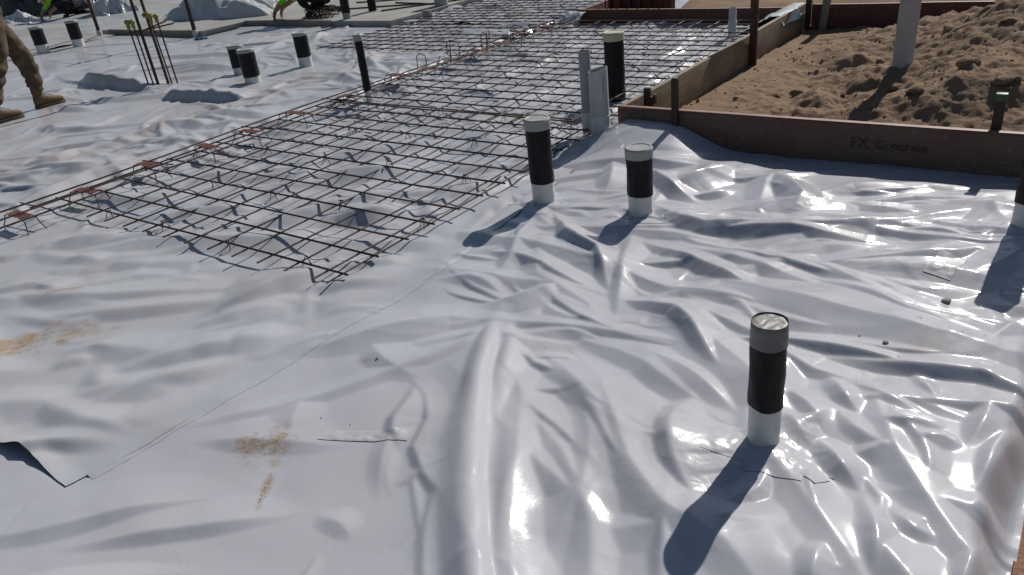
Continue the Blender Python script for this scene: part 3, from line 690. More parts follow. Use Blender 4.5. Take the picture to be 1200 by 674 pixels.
# tape lying on the film follows its folds: a part of that sheet
def tape(sheet, parent, quad, nu=22, nv=8, lift=0.0018, crink=0.0025, seed=1, mat='tape'):
    (a, b, c, d) = [np.array(q, float) for q in quad]
    s, t = np.meshgrid(np.linspace(0, 1, nu), np.linspace(0, 1, nv), indexing='ij')
    q = (a * (1 - s)[..., None] + b * s[..., None]) * (1 - t)[..., None] + (d * (1 - s)[..., None] + c * s[..., None]) * t[..., None]
    P = sheet.at(q[..., 0], q[..., 1]).copy(); e = 1 - sstep(0, .12, np.minimum(np.minimum(s, 1 - s), np.minimum(t, 1 - t)))
    P[..., 2] += lift + (1 - 0.9 * e) * crink * np.abs(fbm(q[..., 0] / 0.03, q[..., 1] / 0.03, 2, seed)) + 0.0006 * e * np.maximum(0, vnoise(s * 5, t * 5 + seed, seed))
    o, _ = grid_mesh('tape_patch', P, M[mat], None, parent); return o
def rect(cu, cv, lu, lv, rot):
    c, s = math.cos(rot), math.sin(rot)
    return [(cu + x * c - y * s, cv + x * s + y * c) for x, y in ((-lu / 2, -lv / 2), (lu / 2, -lv / 2), (lu / 2, lv / 2), (-lu / 2, lv / 2))]
tape(SA, sheetA, rect(2.98, -0.745, 0.30, 0.05, 0.45), 44, 9, seed=3)
tape(SA, sheetA, rect(4.32, 1.10, 0.10, 0.19, -0.15), 16, 30, seed=4)
def collar(pu, pv, items, s0):
    for k, (du, dv, lu, lv, ro) in enumerate(items):
        tape(SA, sheetA, rect(pu + du, pv + dv, lu, lv, ro), int(lu / .007), int(lv / .007), 0.0008 + 0.0006 * k, 0.0025, s0 + k, 'film')
collar(4.069, -0.207, [(0.02, -0.02, .36, .15, 0.25), (0.05, 0.02, .16, .30, 0.1), (0.12, -0.05, .16, .06, -0.5)], 10)
collar(2.409, 1.169, [(0.0, 0.0, .30, .14, 0.2), (0.02, -0.05, .12, .26, 0.3)], 30)
collar(2.966, 1.194, [(0.02, -0.02, .32, .14, 0.1), (0.10, -0.06, .20, .07, 0.5)], 40)
collar(4.544, 1.552, [(-0.02, -0.02, .30, .15, 0.3), (-0.14, -0.06, .18, .08, -0.3)], 50)
# tape closing the seam between the two sheets, in the lengths it was torn
cuts = [-1.30, -0.92, -0.55, -0.12, 0.30, 0.72]
for k in range(len(cuts) - 1):
    va, vb = cuts[k] - 0.01, cuts[k + 1] + 0.01
    ea, eb = np.interp([va, vb], [-1.38, -1.12, -0.78, -0.28, 0.24, 0.6, 2.2], [2.29, 2.335, 2.365, 2.375, 2.43, 2.40, 2.24])
    nu, nv = 60, 13
    s, t = np.meshgrid(np.linspace(0, 1, nu), np.linspace(-1, 1, nv), indexing='ij')
    vv = va + (vb - va) * s; uu = ea + (eb - ea) * s + 0.022 * t + 0.004 + 0.004 * fbm(vv / 0.1, vv * 0, 2, 91)
    ee = ea + (eb - ea) * s; ur = uu - (ee - 2.40); zb = np.where(ur < 2.40, SB.at(np.minimum(ur, 2.399), vv)[..., 2], -1); za = SA.at(uu, vv)[..., 2]
    z = np.maximum(np.maximum(zb, za), np.where(ur < 2.43, SB.at(ur * 0 + 2.399, vv)[..., 2] - np.maximum(0, ur - 2.40) * 0.35, -1)) + 0.0006 + 0.0003 * (k % 2) + 0.0012 * sstep(0, 0.4, np.minimum(np.minimum(s, 1 - s) * 12, 1 - np.abs(t))) + 0.0006 * np.abs(fbm(uu / 0.04, vv / 0.04, 2, 92 + k))
    grid_mesh('seam_tape', np.stack([uu, vv, z], -1), M['film_dusty'], None, sheetB)
# ------------------------------------------------------------------ steel mesh
ORD = ['first', 'second', 'third', 'fourth', 'fifth', 'sixth', 'seventh', 'eighth', 'ninth', 'tenth', 'eleventh', 'twelfth', 'thirteenth', 'fourteenth', 'fifteenth', 'sixteenth']
def bar(parent, p, q, r, mat, seed, sag=0.002, n=9, name='bar'):
    rr = random.Random(seed); p, q = Vector(p), Vector(q); k = max(3, int((q - p).length / 0.45)); pts = []
    ph = rr.uniform(0, 6.28); fr = rr.uniform(2.0, 5.0)
    for i in range(k + 1):
        t = i / k; x = p.lerp(q, t); x += Vector((rr.uniform(-1, 1), rr.uniform(-1, 1), 0)) * 0.0025
        x.z += sag * math.sin(ph + fr * t * 3) ; pts.append(x)
    mb = MB(); mb.tube(pts, r, 6); return mb.build(name, mat, parent, 60)
def steel_mesh(label, us, vs, u_lo, u_hi, v_lo, v_hi, z, r, seed, tilt=0.0):
    t = thing('reinforcing_mesh', label, 'steel mesh', (u_lo, v_lo, 0))
    for k, v in enumerate(vs):
        bar(t, (0, v - v_lo, z + 0.008), (u_hi - u_lo, v - v_lo + tilt, z + 0.008), r * 1.08, M['mesh_steel'], seed + k)
    for k, u in enumerate(us):
        bar(t, (u - u_lo, 0, z - 0.003), (u - u_lo - tilt, v_hi - v_lo, z - 0.003), r * 0.95, M['mesh_steel'], seed + 200 + k)
    return t
us1 = [0.2 * i for i in range(11)] + [2.09]
steel_mesh('nearest dark square steel mesh with loose bar ends towards the foreground', us1, [0.2 * j for j in range(13)], -0.55, 2.135, -0.085, 2.52, 0.058, 0.0054, 100)
steel_mesh('dark square steel mesh beside the tan board, behind the nearest mesh', [0.06 + 0.2 * i for i in range(11)], [2.31 + 0.2 * j for j in range(19)], -0.50, 2.19, 2.22, 6.0, 0.074, 0.0054, 500)
steel_mesh('far dark steel mesh left of the red form board, reaching the concrete', [-2.88 + 0.2 * i for i in range(13)], [4.35 + 0.2 * j for j in range(24)], -2.95, -0.42, 4.27, 9.1, 0.060, 0.0056, 900)

tm = thing('trench_mesh', 'long parallel trench bars running along the left side of the mesh', 'steel bars', (-0.55, -1.1, 0))
for k, (du, z, v0, v1) in enumerate([(0.0, 0.100, 0.0, 7.0), (0.10, 0.094, 0.9, 7.0), (0.20, 0.100, 0.55, 7.0), (0.30, 0.097, 0.0, 7.0)]):
    bar(tm, (du, v0, z), (du + 0.03, v1, z), 0.0058, M['mesh_steel'], 1500 + k, 0.008)
for k in range(8):
    v = 0.9 + 0.83 * k; bar(tm, (-0.01, v, 0.108), (0.33, v + 0.02, 0.106), 0.0045, M['rusty_steel'], 1520 + k, 0.002)

# wire chairs with a red seat that carry the trench bars
CH = [-0.29, 0.125, 0.57, 1.03, 1.40, 1.85, 2.43, 3.05, 3.50, 3.86, 4.25, 4.62, 5.02, 5.42]
def chair_leg(x, y):
    sx = 1 if x > 0 else -1
    return MB().tube([(x + 0.035 * sx, y * 1.6, 0.0), (x + 0.012 * sx, y * 1.15, 0.045), (x, y, 0.078), (x - 0.035 * sx, y, 0.088)], 0.0034, 5)
seat_me = None
for k, v in enumerate(CH):
    lab = 'red-topped wire chair under the trench bars, ' + ORD[k] + ' from the left edge of the photo'
    t = thing('mesh_chair', lab, 'bar chair', (-0.385 + 0.01 * math.sin(k * 2.3), v, max(0.0, film_z(-0.385, v) - 0.004)), 0.12 * math.sin(k * 1.7), 'red-topped trench chairs')
    if seat_me is None:
        leg_me = [chair_leg(x, y).build('leg', M['mesh_steel'], t, 60).data for (x, y) in ((-0.13, -0.035), (-0.13, 0.035), (0.13, -0.035), (0.13, 0.035))]
        mb = MB()
        for y in (-0.026, -0.009, 0.009, 0.026): mb.box((-0.10, y - 0.005, 0.088), (0.10, y + 0.005, 0.0935))
        for x in (-0.07, 0.0, 0.07): mb.box((x - 0.008, -0.033, 0.084), (x + 0.008, 0.033, 0.0885))
        s_ = mb.build('seat', M['red_top'], t, 30); seat_me = s_.data
    else:
        for nm, me in [('leg', q_) for q_ in leg_me] + [('seat', seat_me)]:
            c = bpy.data.objects.new(nm, me); COL.objects.link(c); c.parent = t
# small wire bar chairs under the square mesh
me_bc = None
rr = random.Random(5)
for j in range(0, 13, 3):
    for i in range(0, 11, 3):
        u = 0.2 * (i + j % 2) + 0.03; v = 0.2 * j + 0.03
        if u > 2.1: continue
        if me_bc is None:
            mb = MB()
            for a in range(3):
                an = a * 2.094 + 0.4; mb.tube([(0.03 * math.cos(an), 0.03 * math.sin(an), 0.0), (0.015 * math.cos(an), 0.015 * math.sin(an), 0.035), (0.004 * math.cos(an), 0.004 * math.sin(an), 0.052)], 0.0022, 5)
            mb.tube([(-0.016, 0, 0.052), (0.016, 0, 0.052)], 0.0034, 5)
            o = mb.build('bar_chair', M['black_steel'], None, 60); me_bc = o.data
        else:
            o = bpy.data.objects.new('bar_chair', me_bc); COL.objects.link(o)
        o.location = (u, v, max(-0.01, film_z(u, v) - 0.006)); o.rotation_euler = (0, 0, rr.uniform(0, 6.3))
        tag(o, 'small black wire chair propping up the nearest square mesh', 'bar chair', 'small wire chairs under the mesh')
# bent loops standing up out of the trench bars
for k, (u, v, h, ry) in enumerate([(-0.62, 3.62, .16, .3), (-0.50, 3.92, .20, -.2), (-0.66, 4.15, .18, .5), (-0.40, 4.35, .22, .1), (-0.55, 4.60, .19, -.4), (-0.30, 4.78, .16, .2), (-0.45, 5.0, .17, .6)]):
    mb = MB(); mb.tube([(0, -0.09, 0.02), (0.01, -0.10, h * .8), (0.02, -0.06, h), (0.02, 0.06, h * 1.02), (0.01, 0.10, h * .8), (0, 0.09, 0.02)], 0.005, 6)
    o = mb.build('steel_stirrup', M['mesh_steel'], None, 60); o.location = (u, v, 0.02); o.rotation_euler = (0.15 * ry, 0, ry + 0.9)
    tag(o, 'bent steel loop standing up from the trench bars, ' + ORD[k] + ' of seven from the front', 'steel loop', 'bent loops over the trench')

# ------------------------------------------------------------------ pipe stubs
def pipe_stub(label, u, v, H, r, white, cap='cap_grey', caph=0.04, z0=None, base='pvc_white', sleeve='sleeve', lean=(0, 0)):
    z0 = film_z(u, v) - 0.02 if z0 is None else z0
    t = thing('pipe_stub', label, 'pipe', (u, v, z0)); t.rotation_euler = (lean[0], lean[1], random.uniform(0, 6))
    H = H - z0
    wb = lambda a, z: 0.0012 * math.sin(5 * a + z * 40)
    mb = MB(); mb.lathe([(r, -0.10), (r, 0.02), (r, white + 0.004)], 36, closed_bottom=False, closed_top=False); mb.build('pipe', M[base], t)
    top = H - (caph if cap else 0)
    mb = MB(); k = 8
    prof = [(r + 0.0005, white - 0.004), (r + 0.0035, white - 0.004)] + [(r + 0.0035 + 0.0006 * math.sin(i * 2.1), white + (top - white) * i / k) for i in range(k + 1)] + [(r * 0.9, top)]
    mb.lathe(prof, 36, closed_bottom=False, closed_top=True, wob=wb); ph = random.uniform(0, 6)
    mb.v = [(x, y, z + (0.004 * math.sin(math.atan2(y, x) + ph) + 0.0015 * math.sin(3 * math.atan2(y, x) + ph) if z < white + 0.001 else 0)) for x, y, z in mb.v]; mb.build('sleeve', M[sleeve], t)
    if cap:
        mb = MB(); R2 = r + 0.008
        mb.lathe([(r + .004, top - 0.004), (R2, top - 0.004), (R2 + 0.001, top + caph * .55), (R2, top + caph - 0.006), (R2 - 0.005, top + caph), (R2 - 0.013, top + caph), (R2 - 0.016, top + caph - 0.003)], 36, closed_bottom=False)
        mb.build('cap', M[cap], t)
    return t
# nearest: taped top
t = pipe_stub('nearest pipe stub, black sleeve with grey taped top and white base', 4.069, -0.207, 0.358, 0.0445, 0.145, None)
zt = 0.358 - t.location.z
mb = MB(); mb.lathe([(0.0455, zt - 0.012), (0.0495, zt - 0.010), (0.0490, zt + 0.02), (0.0495, zt + 0.04), (0.0485, zt + 0.058), (0.0470, zt + 0.060)], 40, closed_bottom=False, closed_top=False, wob=lambda a, z: 0.0008 * math.sin(4 * a + 60 * z))
mb.build('tape_wrap', M['duct_tape'], t)
n = 40; ang = np.linspace(0, 2 * np.pi, n, endpoint=False); rad = np.linspace(0.0005, 0.0468, 14)
Rg, Ag = np.meshgrid(rad, np.r_[ang, ang[0]], indexing='ij')
X, Y = Rg * np.cos(Ag), Rg * np.sin(Ag); q = X * 0.95 + Y * 0.3
Z = zt + 0.057 + 0.0022 * np.abs(np.sin(q * 115 + 2.2 * vnoise(X * 40, Y * 40, 3))) * sstep(0.0468, 0.040, Rg) - 0.002
o, _ = grid_mesh('crumpled_end', np.stack([X, Y, Z], -1), M['foil'], None, t)
pipe_stub('taller capped black pipe standing beside the corner of the steel mesh', 2.409, 1.169, 0.463, 0.0600, 0.13, 'cap_grey', 0.050)
pipe_stub('shorter capped black pipe just right of the taller one', 2.966, 1.194, 0.354, 0.0590, 0.115, 'cap_grey', 0.045)
pipe_stub('black pipe with white base cut off by the right photo edge', 4.544, 1.552, 0.52, 0.0590, 0.125, 'cap_grey', 0.045)
pipe_stub('thin tall black pipe between the dusty sheet and the trench bars', -0.35, 2.621, 0.57, 0.0300, 0.12, 'cap_grey', 0.05)
pipe_stub('wide capped pipe in front of the pair left of the mesh', -2.398, 2.957, 0.345, 0.082, 0.09, 'cap_grey', 0.03)
pipe_stub('wide capped pipe behind its twin in the pair left of the mesh', -3.026, 3.276, 0.31, 0.080, 0.10, 'cap_grey', 0.03)
pipe_stub('capped black pipe standing alone between the pair and the far mesh', -2.453, 3.727, 0.36, 0.075, 0.13, 'cap_grey', 0.03)
pipe_stub('far capped pipe next to the standing worker, left of two', -8.725, 3.773, 0.40, 0.092, 0.13, 'cap_grey', 0.035, 0.0)
pipe_stub('far capped pipe by the worker, right of two', -8.624, 4.29, 0.40, 0.088, 0.12, 'cap_grey', 0.035, 0.0)
pipe_stub('tall black pipe with cream cap behind the paired grey pipes', 1.774, 3.131, 0.505, 0.070, 0.03, 'cap_cream', 0.055)
pipe_stub('dark far pipe stub on the concrete edge, left of two', -4.345, 6.182, 0.42, 0.060, 0.09, None, 0, 0.065, 'pvc_grey')
pipe_stub('dark far pipe stub on the concrete, right of two', -4.442, 6.816, 0.42, 0.060, 0.02, None, 0, 0.065, 'pvc_grey')

def plain_pipe(label, u, v, z0, H, r, mat, cut=0.0, wall=0.004, prints=False, lean=(0, 0), wrap=True):
    t = thing('pipe', label, 'pipe', (u, v, z0)); t.rotation_euler = (lean[0], lean[1], 0)
    n = 36; vs, fs = [], []
    prof = [(r, -0.1), (r, 0.05), (r, H * 0.5), (r, H), (r - wall, H), (r - wall, H - 0.25)]
    for j, (q_, z) in enumerate(prof):
        for k in range(n):
            a = 2 * math.pi * k / n; zz = z + (cut * math.cos(a - 0.6) if j in (3, 4) else 0); vs.append((q_ * math.cos(a), q_ * math.sin(a), zz))
    for j in range(len(prof) - 1):
        for k in range(n): a, b = j * n + k, j * n + (k + 1) % n; fs.append((a, b, b + n, a + n))
    fs.append(tuple(range((len(prof) - 1) * n, len(prof) * n)))
    mb = MB(); mb.add(vs, fs); mb.build('tube', M[mat], t)
    if wrap: mb = MB(); mb.lathe([(r + 0.0006, -0.05), (r + 0.0030, -0.05), (r + 0.0030, 0.17), (r + 0.0006, 0.171)], n, closed_bottom=False, closed_top=False, wob=lambda a, z: 0.0012 * math.sin(7 * a + 50 * z)); mb.build('film_wrap', M['film_wrap'], t)
    if prints:
        mb = MB(); rp = random.Random(2)
        for k in range(11):
            a = 0.02 + rp.uniform(-.06, .06); z = H - 0.03 - 0.011 * k; da = 0.10 * rp.uniform(.6, 1.3)
            mb.add([(1.004 * r * math.cos(a + s * da), 1.004 * r * math.sin(a + s * da), z + dz) for s, dz in ((-1, 0), (1, 0), (1, .005), (-1, .005))], [(0, 1, 2, 3)])
        p = mb.build('printed_mark', M['print'], t, 0); p.rotation_euler = (0, 0, -0.55)
    return t
plain_pipe('slim grey pipe, taller and left of the two joined pipes', 2.046, 2.262, 0.0, 0.556, 0.037, 'pvc_grey')
plain_pipe('wide light grey pipe at the corner of the form boards', 2.163, 2.218, 0.0, 0.455, 0.060, 'pvc_light', 0.012, 0.004, True)
plain_pipe('grey pipe rising behind the tan board next to the far stake', 1.781, 5.442, 0.0, 0.285, 0.036, 'pvc_light')
plain_pipe('tall pale pipe standing in the sand heap', 3.56, 4.02, sand_at(3.56, 4.02) - 0.02, 1.35, 0.066, 'pvc_light', 0.0, 0.004, False, (0.0, 0.012), False)

# ------------------------------------------------------------------ form boards and stakes
def plank(name, label, lo, hi, mat, edge=None, cat='board', seed=1, warp_=0.004):
    """a board with a faintly bowed length; lo, hi corners; long axis the larger of x, y"""
    lx, ly = hi[0] - lo[0], hi[1] - lo[1]; ax = 0 if lx > ly else 1; L = max(lx, ly); n = max(4, int(L / 0.15))
    r_ = random.Random(seed); ph = r_.uniform(0, 6)
    def ring(t, a, b, zlo, zhi):
        off = warp_ * math.sin(ph + t * 4.2); dz = warp_ * 0.7 * math.sin(ph * 2 + t * 5.3)
        if ax == 0: return [(t * L, a + off, zlo), (t * L, b + off, zlo), (t * L, b + off, zhi + dz), (t * L, a + off, zhi + dz)]
        return [(b + off, t * L, zlo), (a + off, t * L, zlo), (a + off, t * L, zhi + dz), (b + off, t * L, zhi + dz)]
    W = ly if ax == 0 else lx
    def body(zlo, zhi, a, b):
        mb = MB(); vs, fs = [], []
        for i in range(n + 1): vs += ring(i / n, a, b, zlo, zhi)
        for i in range(n):
            for k in range(4): p, q_ = i * 4 + k, i * 4 + (k + 1) % 4; fs.append((p, q_, q_ + 4, p + 4))
        fs += [(3, 2, 1, 0), tuple(n * 4 + k for k in range(4))]; return mb.add(vs, fs)
    t = thing(name, label, cat, (lo[0], lo[1], lo[2])); H = hi[2] - lo[2]
    if edge:
        body(0, H - 0.006, 0, W).build('panel', mat, t, 40, bevel=0.0015)
        body(H - 0.0055, H, -0.0006, W + 0.0006).build('top_edge', edge, t, 40, bevel=0.001)
    else: body(0, H, 0, W).build('panel', mat, t, 40, bevel=0.002)
    return t
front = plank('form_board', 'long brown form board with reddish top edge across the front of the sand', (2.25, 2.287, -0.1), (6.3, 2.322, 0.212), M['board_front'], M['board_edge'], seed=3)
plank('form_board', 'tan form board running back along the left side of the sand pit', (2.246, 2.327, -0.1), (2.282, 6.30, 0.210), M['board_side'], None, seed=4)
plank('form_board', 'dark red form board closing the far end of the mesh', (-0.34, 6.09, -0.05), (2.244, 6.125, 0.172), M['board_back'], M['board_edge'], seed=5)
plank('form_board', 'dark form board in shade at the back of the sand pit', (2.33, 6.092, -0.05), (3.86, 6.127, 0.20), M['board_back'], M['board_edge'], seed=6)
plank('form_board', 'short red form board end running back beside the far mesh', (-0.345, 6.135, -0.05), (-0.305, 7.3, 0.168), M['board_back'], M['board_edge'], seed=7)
# faded lettering on the front board
def letters(txt, u, z, size, shear=0.0):
    cu_ = bpy.data.curves.new('lettering', 'FONT'); cu_.body = txt; cu_.size = size; cu_.extrude = 0.0006; cu_.resolution_u = 3; cu_.shear = shear
    o = bpy.data.objects.new('tmp', cu_); COL.objects.link(o); dg = bpy.context.evaluated_depsgraph_get()
    me = bpy.data.meshes.new_from_object(o.evaluated_get(dg)); bpy.data.objects.remove(o)
    me.materials.clear(); me.materials.append(M['ink']); me.name = 'lettering'
    p = bpy.data.objects.new('lettering', me); COL.objects.link(p); p.parent = front
    p.location = (u - 2.25, -0.0055, z + 0.1); p.rotation_euler = (R(90), 0, 0); return p
letters('FX', 3.66, 0.078, 0.080); letters('Concrete', 3.785, 0.080, 0.066)

def stake(label, u, v, z0, z1, w_, d_, mat, top=None, notch=False, lean=(0, 0), name='form_stake'):
    t = thing(name, label, 'stake', (u, v, z0)); t.rotation_euler = (lean[0], lean[1], 0); H = z1 - z0
    mb = MB(); pts = [(-w_ / 2, -d_ / 2), (w_ / 2, -d_ / 2), (w_ / 2, d_ / 2), (-w_ / 2, d_ / 2)]
    vs = [(x * .25, y * .25, -0.25) for x, y in pts] + [(x, y, -0.1) for x, y in pts] + [(x, y, H * .96) for x, y in pts] + [(x * .9, y * .9, H) for x, y in pts]
    fs = [(3, 2, 1, 0)] + [(4 * j + k, 4 * j + (k + 1) % 4, 4 * j + 4 + (k + 1) % 4, 4 * j + 4 + k) for j in range(3) for k in range(4)] + [(12, 13, 14, 15)]
    mb.add(vs, fs).build('shaft', M[mat], t, 40, bevel=0.002)
    for k in range(2):
        z = H * (0.45 + 0.25 * k); MB().tube([(0, -d_ / 2 - 0.003, z), (0, -d_ / 2 + 0.001, z)], 0.006, 8).build('nail_head', M['rusty_steel'], t, 40)
    if top: 
        mb = MB(); mb.box((-w_ * .56, -d_ * .56, H - 0.03), (w_ * .56, d_ * .56, H + 0.006)); mb.build('painted_top', M[top], t, 40, bevel=0.004)
    if notch:
        mb = MB(); mb.box((w_ / 2 + 0.001, -d_ / 2, H - 0.17), (w_ / 2 + 0.022, d_ / 2, H - 0.055)); mb.box((w_ / 2 + 0.023, -d_ / 2, H - 0.10), (w_ / 2 + 0.040, d_ / 2, H - 0.04)); mb.build('bracket', M['rusty_steel'], t, 40, bevel=0.002)
    return t
stake('black steel stake standing at the near corner of the boards', 2.655, 2.268, 0.0, 0.41, 0.040, 0.026, 'black_steel')
stake('short notched black bracket stake inside the board corner', 2.325, 2.56, -0.03, 0.265, 0.042, 0.03, 'black_steel', None, True)
stake('tall rusty stake nailed halfway along the tan board', 2.318, 4.52, -0.03, 0.85, 0.060, 0.032, 'rusty_steel')
stake('dark stake at the far end of the tan board', 2.316, 6.02, -0.02, 0.60, 0.050, 0.03, 'black_steel')
stake('green-topped peg behind the front board on the right', 4.312, 2.360, 0.0, 0.375, 0.045, 0.034, 'black_steel', 'green_paint')
stake('grey timber prop leaning by the dark back board', 2.45, 6.05, -0.02, 0.50, 0.07, 0.035, 'timber_grey', None, False, (0.0, 0.10), 'timber_prop')

# red ribbed steel forms behind the far board
t = thing('steel_form', 'red ribbed steel form panel standing behind the far board', 'form panel', (-0.12, 6.42, -0.02))
mb = MB(); mb.box((0, 0, 0), (0.85, 0.02, 0.42)); mb.build('panel', M['red_oxide'], t, 40, bevel=0.003)
for k in range(7):
    mb = MB(); mb.box((0.03 + 0.13 * k, -0.042, 0.0), (0.055 + 0.13 * k, -0.002, 0.42)); mb.build('rib', M['red_oxide'], t, 40, bevel=0.002)
for u in (-0.05, 0.10):
    tag(MB().tube([(0, 0, 0), (0.004, 0.0, 0.5)], 0.009, 6).build('steel_pin', M['rusty_steel'], None, 60, (u, 6.24, -0.02)), 'dark steel pin behind the far red board, ' + ('left of two' if u < 0 else 'right of two'), 'steel pin', 'pins behind the far board')

# film wrapped over the board ends
def drape(label, P): 
    o, _ = grid_mesh('plastic_flap', P, M['film_wrap']); attr(o, 'dirt', np.zeros(len(o.data.vertices))); return tag(o, label, 'plastic flap')
s, tt = np.meshgrid(np.linspace(0, 1, 40), np.linspace(0, 1, 30), indexing='ij')
uu = 2.30 - 0.55 * s - 0.02 * np.sin(tt * 9); vv = 5.35 + 0.72 * tt + 0.05 * s
drape('crumpled white plastic flap draped over the far part of the tan board', np.stack([uu, vv, np.where(s < 0.12, 0.13 + 0.088 * sstep(0, .07, s), 0.218 - 0.20 * sstep(0.1, 0.95, s)) + 0.02 * np.abs(fbm(uu / 0.12, vv / 0.12, 3, 301)) * sstep(.1, .25, s)], -1))
uu = -0.62 + 0.42 * s; vv = 5.78 + 0.30 * tt
drape('plastic gathered up against the left end of the red board', np.stack([uu, vv, 0.02 + 0.13 * sstep(0.0, 0.8, tt) * sstep(0, .5, s) + 0.02 * np.abs(fbm(uu / 0.1, vv / 0.1, 3, 303))], -1))

# ------------------------------------------------------------------ lumps, stones
def lump(name, mat, r, seed, flat=0.7, sub=3):
    bm = bmesh.new(); bmesh.ops.create_icosphere(bm, subdivisions=sub, radius=1.0)
    rs = np.random.default_rng(seed); off = rs.uniform(0, 50, 2); ax = rs.uniform(.75, 1.3, 3)
    for v in bm.verts:
        x, y, z = v.co; f = 1 + 0.28 * float(fbm(np.array([[x * 1.3 + off[0] + z]]), np.array([[y * 1.3 + off[1] - z * .7]]), 3, seed)[0, 0])
        v.co = Vector((x * ax[0] * f, y * ax[1] * f, z * flat * f)) * r
    me = bpy.data.meshes.new(name); bm.to_mesh(me); bm.free(); me.materials.append(mat); shade(me, 50)
    o = bpy.data.objects.new(name, me); COL.objects.link(o); return o
CLODS = [(2.99, 3.56, .050, 'rounded clod in the middle of the sand, right of a smaller one'), (2.87, 3.50, .032, 'small clod left of the rounded clod'), (3.62, 3.55, .075, 'large dark clod in front of the pale pipe'), (3.80, 3.28, .060, 'clod near the front board left of the green-topped peg'),
         (4.02, 3.60, .080, 'big crumbly clod between the pale pipe and the peg'), (4.22, 3.42, .060, 'clod on the slope directly above the green-topped peg'), (3.72, 4.85, .07, 'clod behind the pale pipe on the heap'), (4.10, 4.70, .06, 'flat slab-like clod on the right side of the heap'), (3.35, 4.35, .05, 'clod left of the base of the pale pipe'), (2.62, 3.35, .022, 'tiny clod beside the foot of the tan board')]
for k, (u, v, r_, lab) in enumerate(CLODS):
    r_ *= 0.75; o = lump('soil_clod', M['clod'], r_, 400 + k, 0.62); o.location = (u, v, sand_at(u, v) + r_ * 0.25); o.rotation_euler = (0, 0, k * 1.3); tag(o, lab, 'soil clod')
mb = MB(); rc = np.random.default_rng(12)
ico = bmesh.new(); bmesh.ops.create_icosphere(ico, subdivisions=1, radius=1.0); iv = [v.co.copy() for v in ico.verts]; ifc = [[v.index for v in f.verts] for f in ico.faces]; ico.free()
for k in range(1500):
    u = rc.uniform(2.32, 5.4); v = rc.uniform(2.36, 6.0)
    if rc.uniform() > 0.35 + 0.65 * float(sstep(-0.2, 0.5, fbm(np.array([[u / .5]]), np.array([[v / .5]]), 2, 71))[0, 0]): continue
    r_ = 0.006 * math.exp(rc.normal() * 0.55); z = sand_at(u, v); sc = rc.uniform(.7, 1.3, 3)
    mb.add([(u + p.x * r_ * sc[0] * rc.uniform(.8, 1.2), v + p.y * r_ * sc[1] * rc.uniform(.8, 1.2), z + r_ * .3 + p.z * r_ * .8 * sc[2]) for p in iv], ifc)
tag(mb.build('sand_crumbs', M['clod'], None, 50), 'loose crumbs of soil scattered over the sand', 'soil crumbs', kind='stuff')
for (u, v, r_, lab) in [(4.367, 0.844, 0.016, 'small grey stone lying below the square tape patch'), (4.25, 0.45, 0.012, 'tiny grey stone on the wrinkled sheet right of the nearest pipe'), (2.70, -0.40, 0.006, 'speck of gravel on the sheet left of the buried pipe ridge')]:
    o = lump('stone', M['stone'], r_, int(u * 100), 0.6, 2); o.location = (u, v, SA.z(u, v) + r_ * .3); tag(o, lab, 'stone')
# grains of sand on the film where it is stained
mb = MB()
for (sheet, cu, cv, ru, rv, rot, n) in [(SB, 1.18, -1.0, .26, .08, .75, 420), (SA, 2.72, -0.935, .11, .055, .7, 240), (SB, .83, -.68, .12, .03, .7, 80), (SA, 2.88, -1.07, .08, .012, -.9, 70), (SA, 4.3, .5, .5, .5, 0, 90), (SB, 1.6, -.5, .9, .5, .6, 90), (SA, 3.0, -.4, .5, .5, 0, 70)]:
    for k in range(n):
        a = rc.uniform(0, 6.28); q_ = rc.uniform() ** .6; x, y = ru * q_ * math.cos(a), rv * q_ * math.sin(a)
        u = cu + x * math.cos(rot) - y * math.sin(rot); v = cv + x * math.sin(rot) + y * math.cos(rot); p0 = sheet.at(np.array([u]), np.array([v]))[0]; r_ = 0.0008 * math.exp(rc.normal() * .45)
        mb.add([(p0[0] + p.x * r_, p0[1] + p.y * r_, p0[2] + r_ * .4 + p.z * r_ * .7) for p in iv], ifc)
tag(mb.build('sand_grains', M['grain'], None, 50), 'grains of sand strewn over the plastic sheets', 'sand grains', kind='stuff')

# ------------------------------------------------------------------ starter bar cage with safety caps
z0 = film_z(-3.58, 2.66) - 0.02
t = thing('starter_bars', 'bundle of upright starter bars with yellow and green safety caps', 'rebar bundle', (-3.58, 2.66, z0), 1.0)
SB_ = [(-0.15, -0.03, .70, 0, 'green_cap'), (-0.10, -0.05, .70, 0, 'green_cap'), (-0.06, 0.02, 1.30, 1, None), (0.04, 0.06, 1.30, 1, None), (0.08, 0.0, .72, 0, 'yellow_cap'), (0.14, -0.03, .72, 0, 'yellow_cap')]
for k, (x, y, h, thick, capm) in enumerate(SB_):
    bar(t, (x, y, -0.1), (x - 0.02, y, h), 0.016 if thick else 0.0085, M['black_steel'], 3000 + k, 0.0)
    if capm:
        mb = MB(); mb.lathe([(0.014, h - 0.06), (0.020, h - 0.05), (0.020, h - 0.01), (0.028, h - 0.004), (0.030, h + 0.018), (0.024, h + 0.028), (0.01, h + 0.034)], 14, (x - 0.02, y)); mb.build('safety_cap', M[capm], t)
bar(t, (-0.20, -0.03, .60), (0.27, 0.0, .63), 0.008, M['rusty_steel'], 3010, 0, name='tie_bar')
bar(t, (-0.14, 0.03, .58), (0.20, 0.05, .66), 0.008, M['rusty_steel'], 3011, 0, name='tie_bar')
o = lump('rag', M['yellow_cap'], 0.05, 77, 0.55, 3); o.location = (-3.49, 2.66, z0 + 0.76); tag(o, 'crumpled brownish rag hung over the starter bars', 'rag')

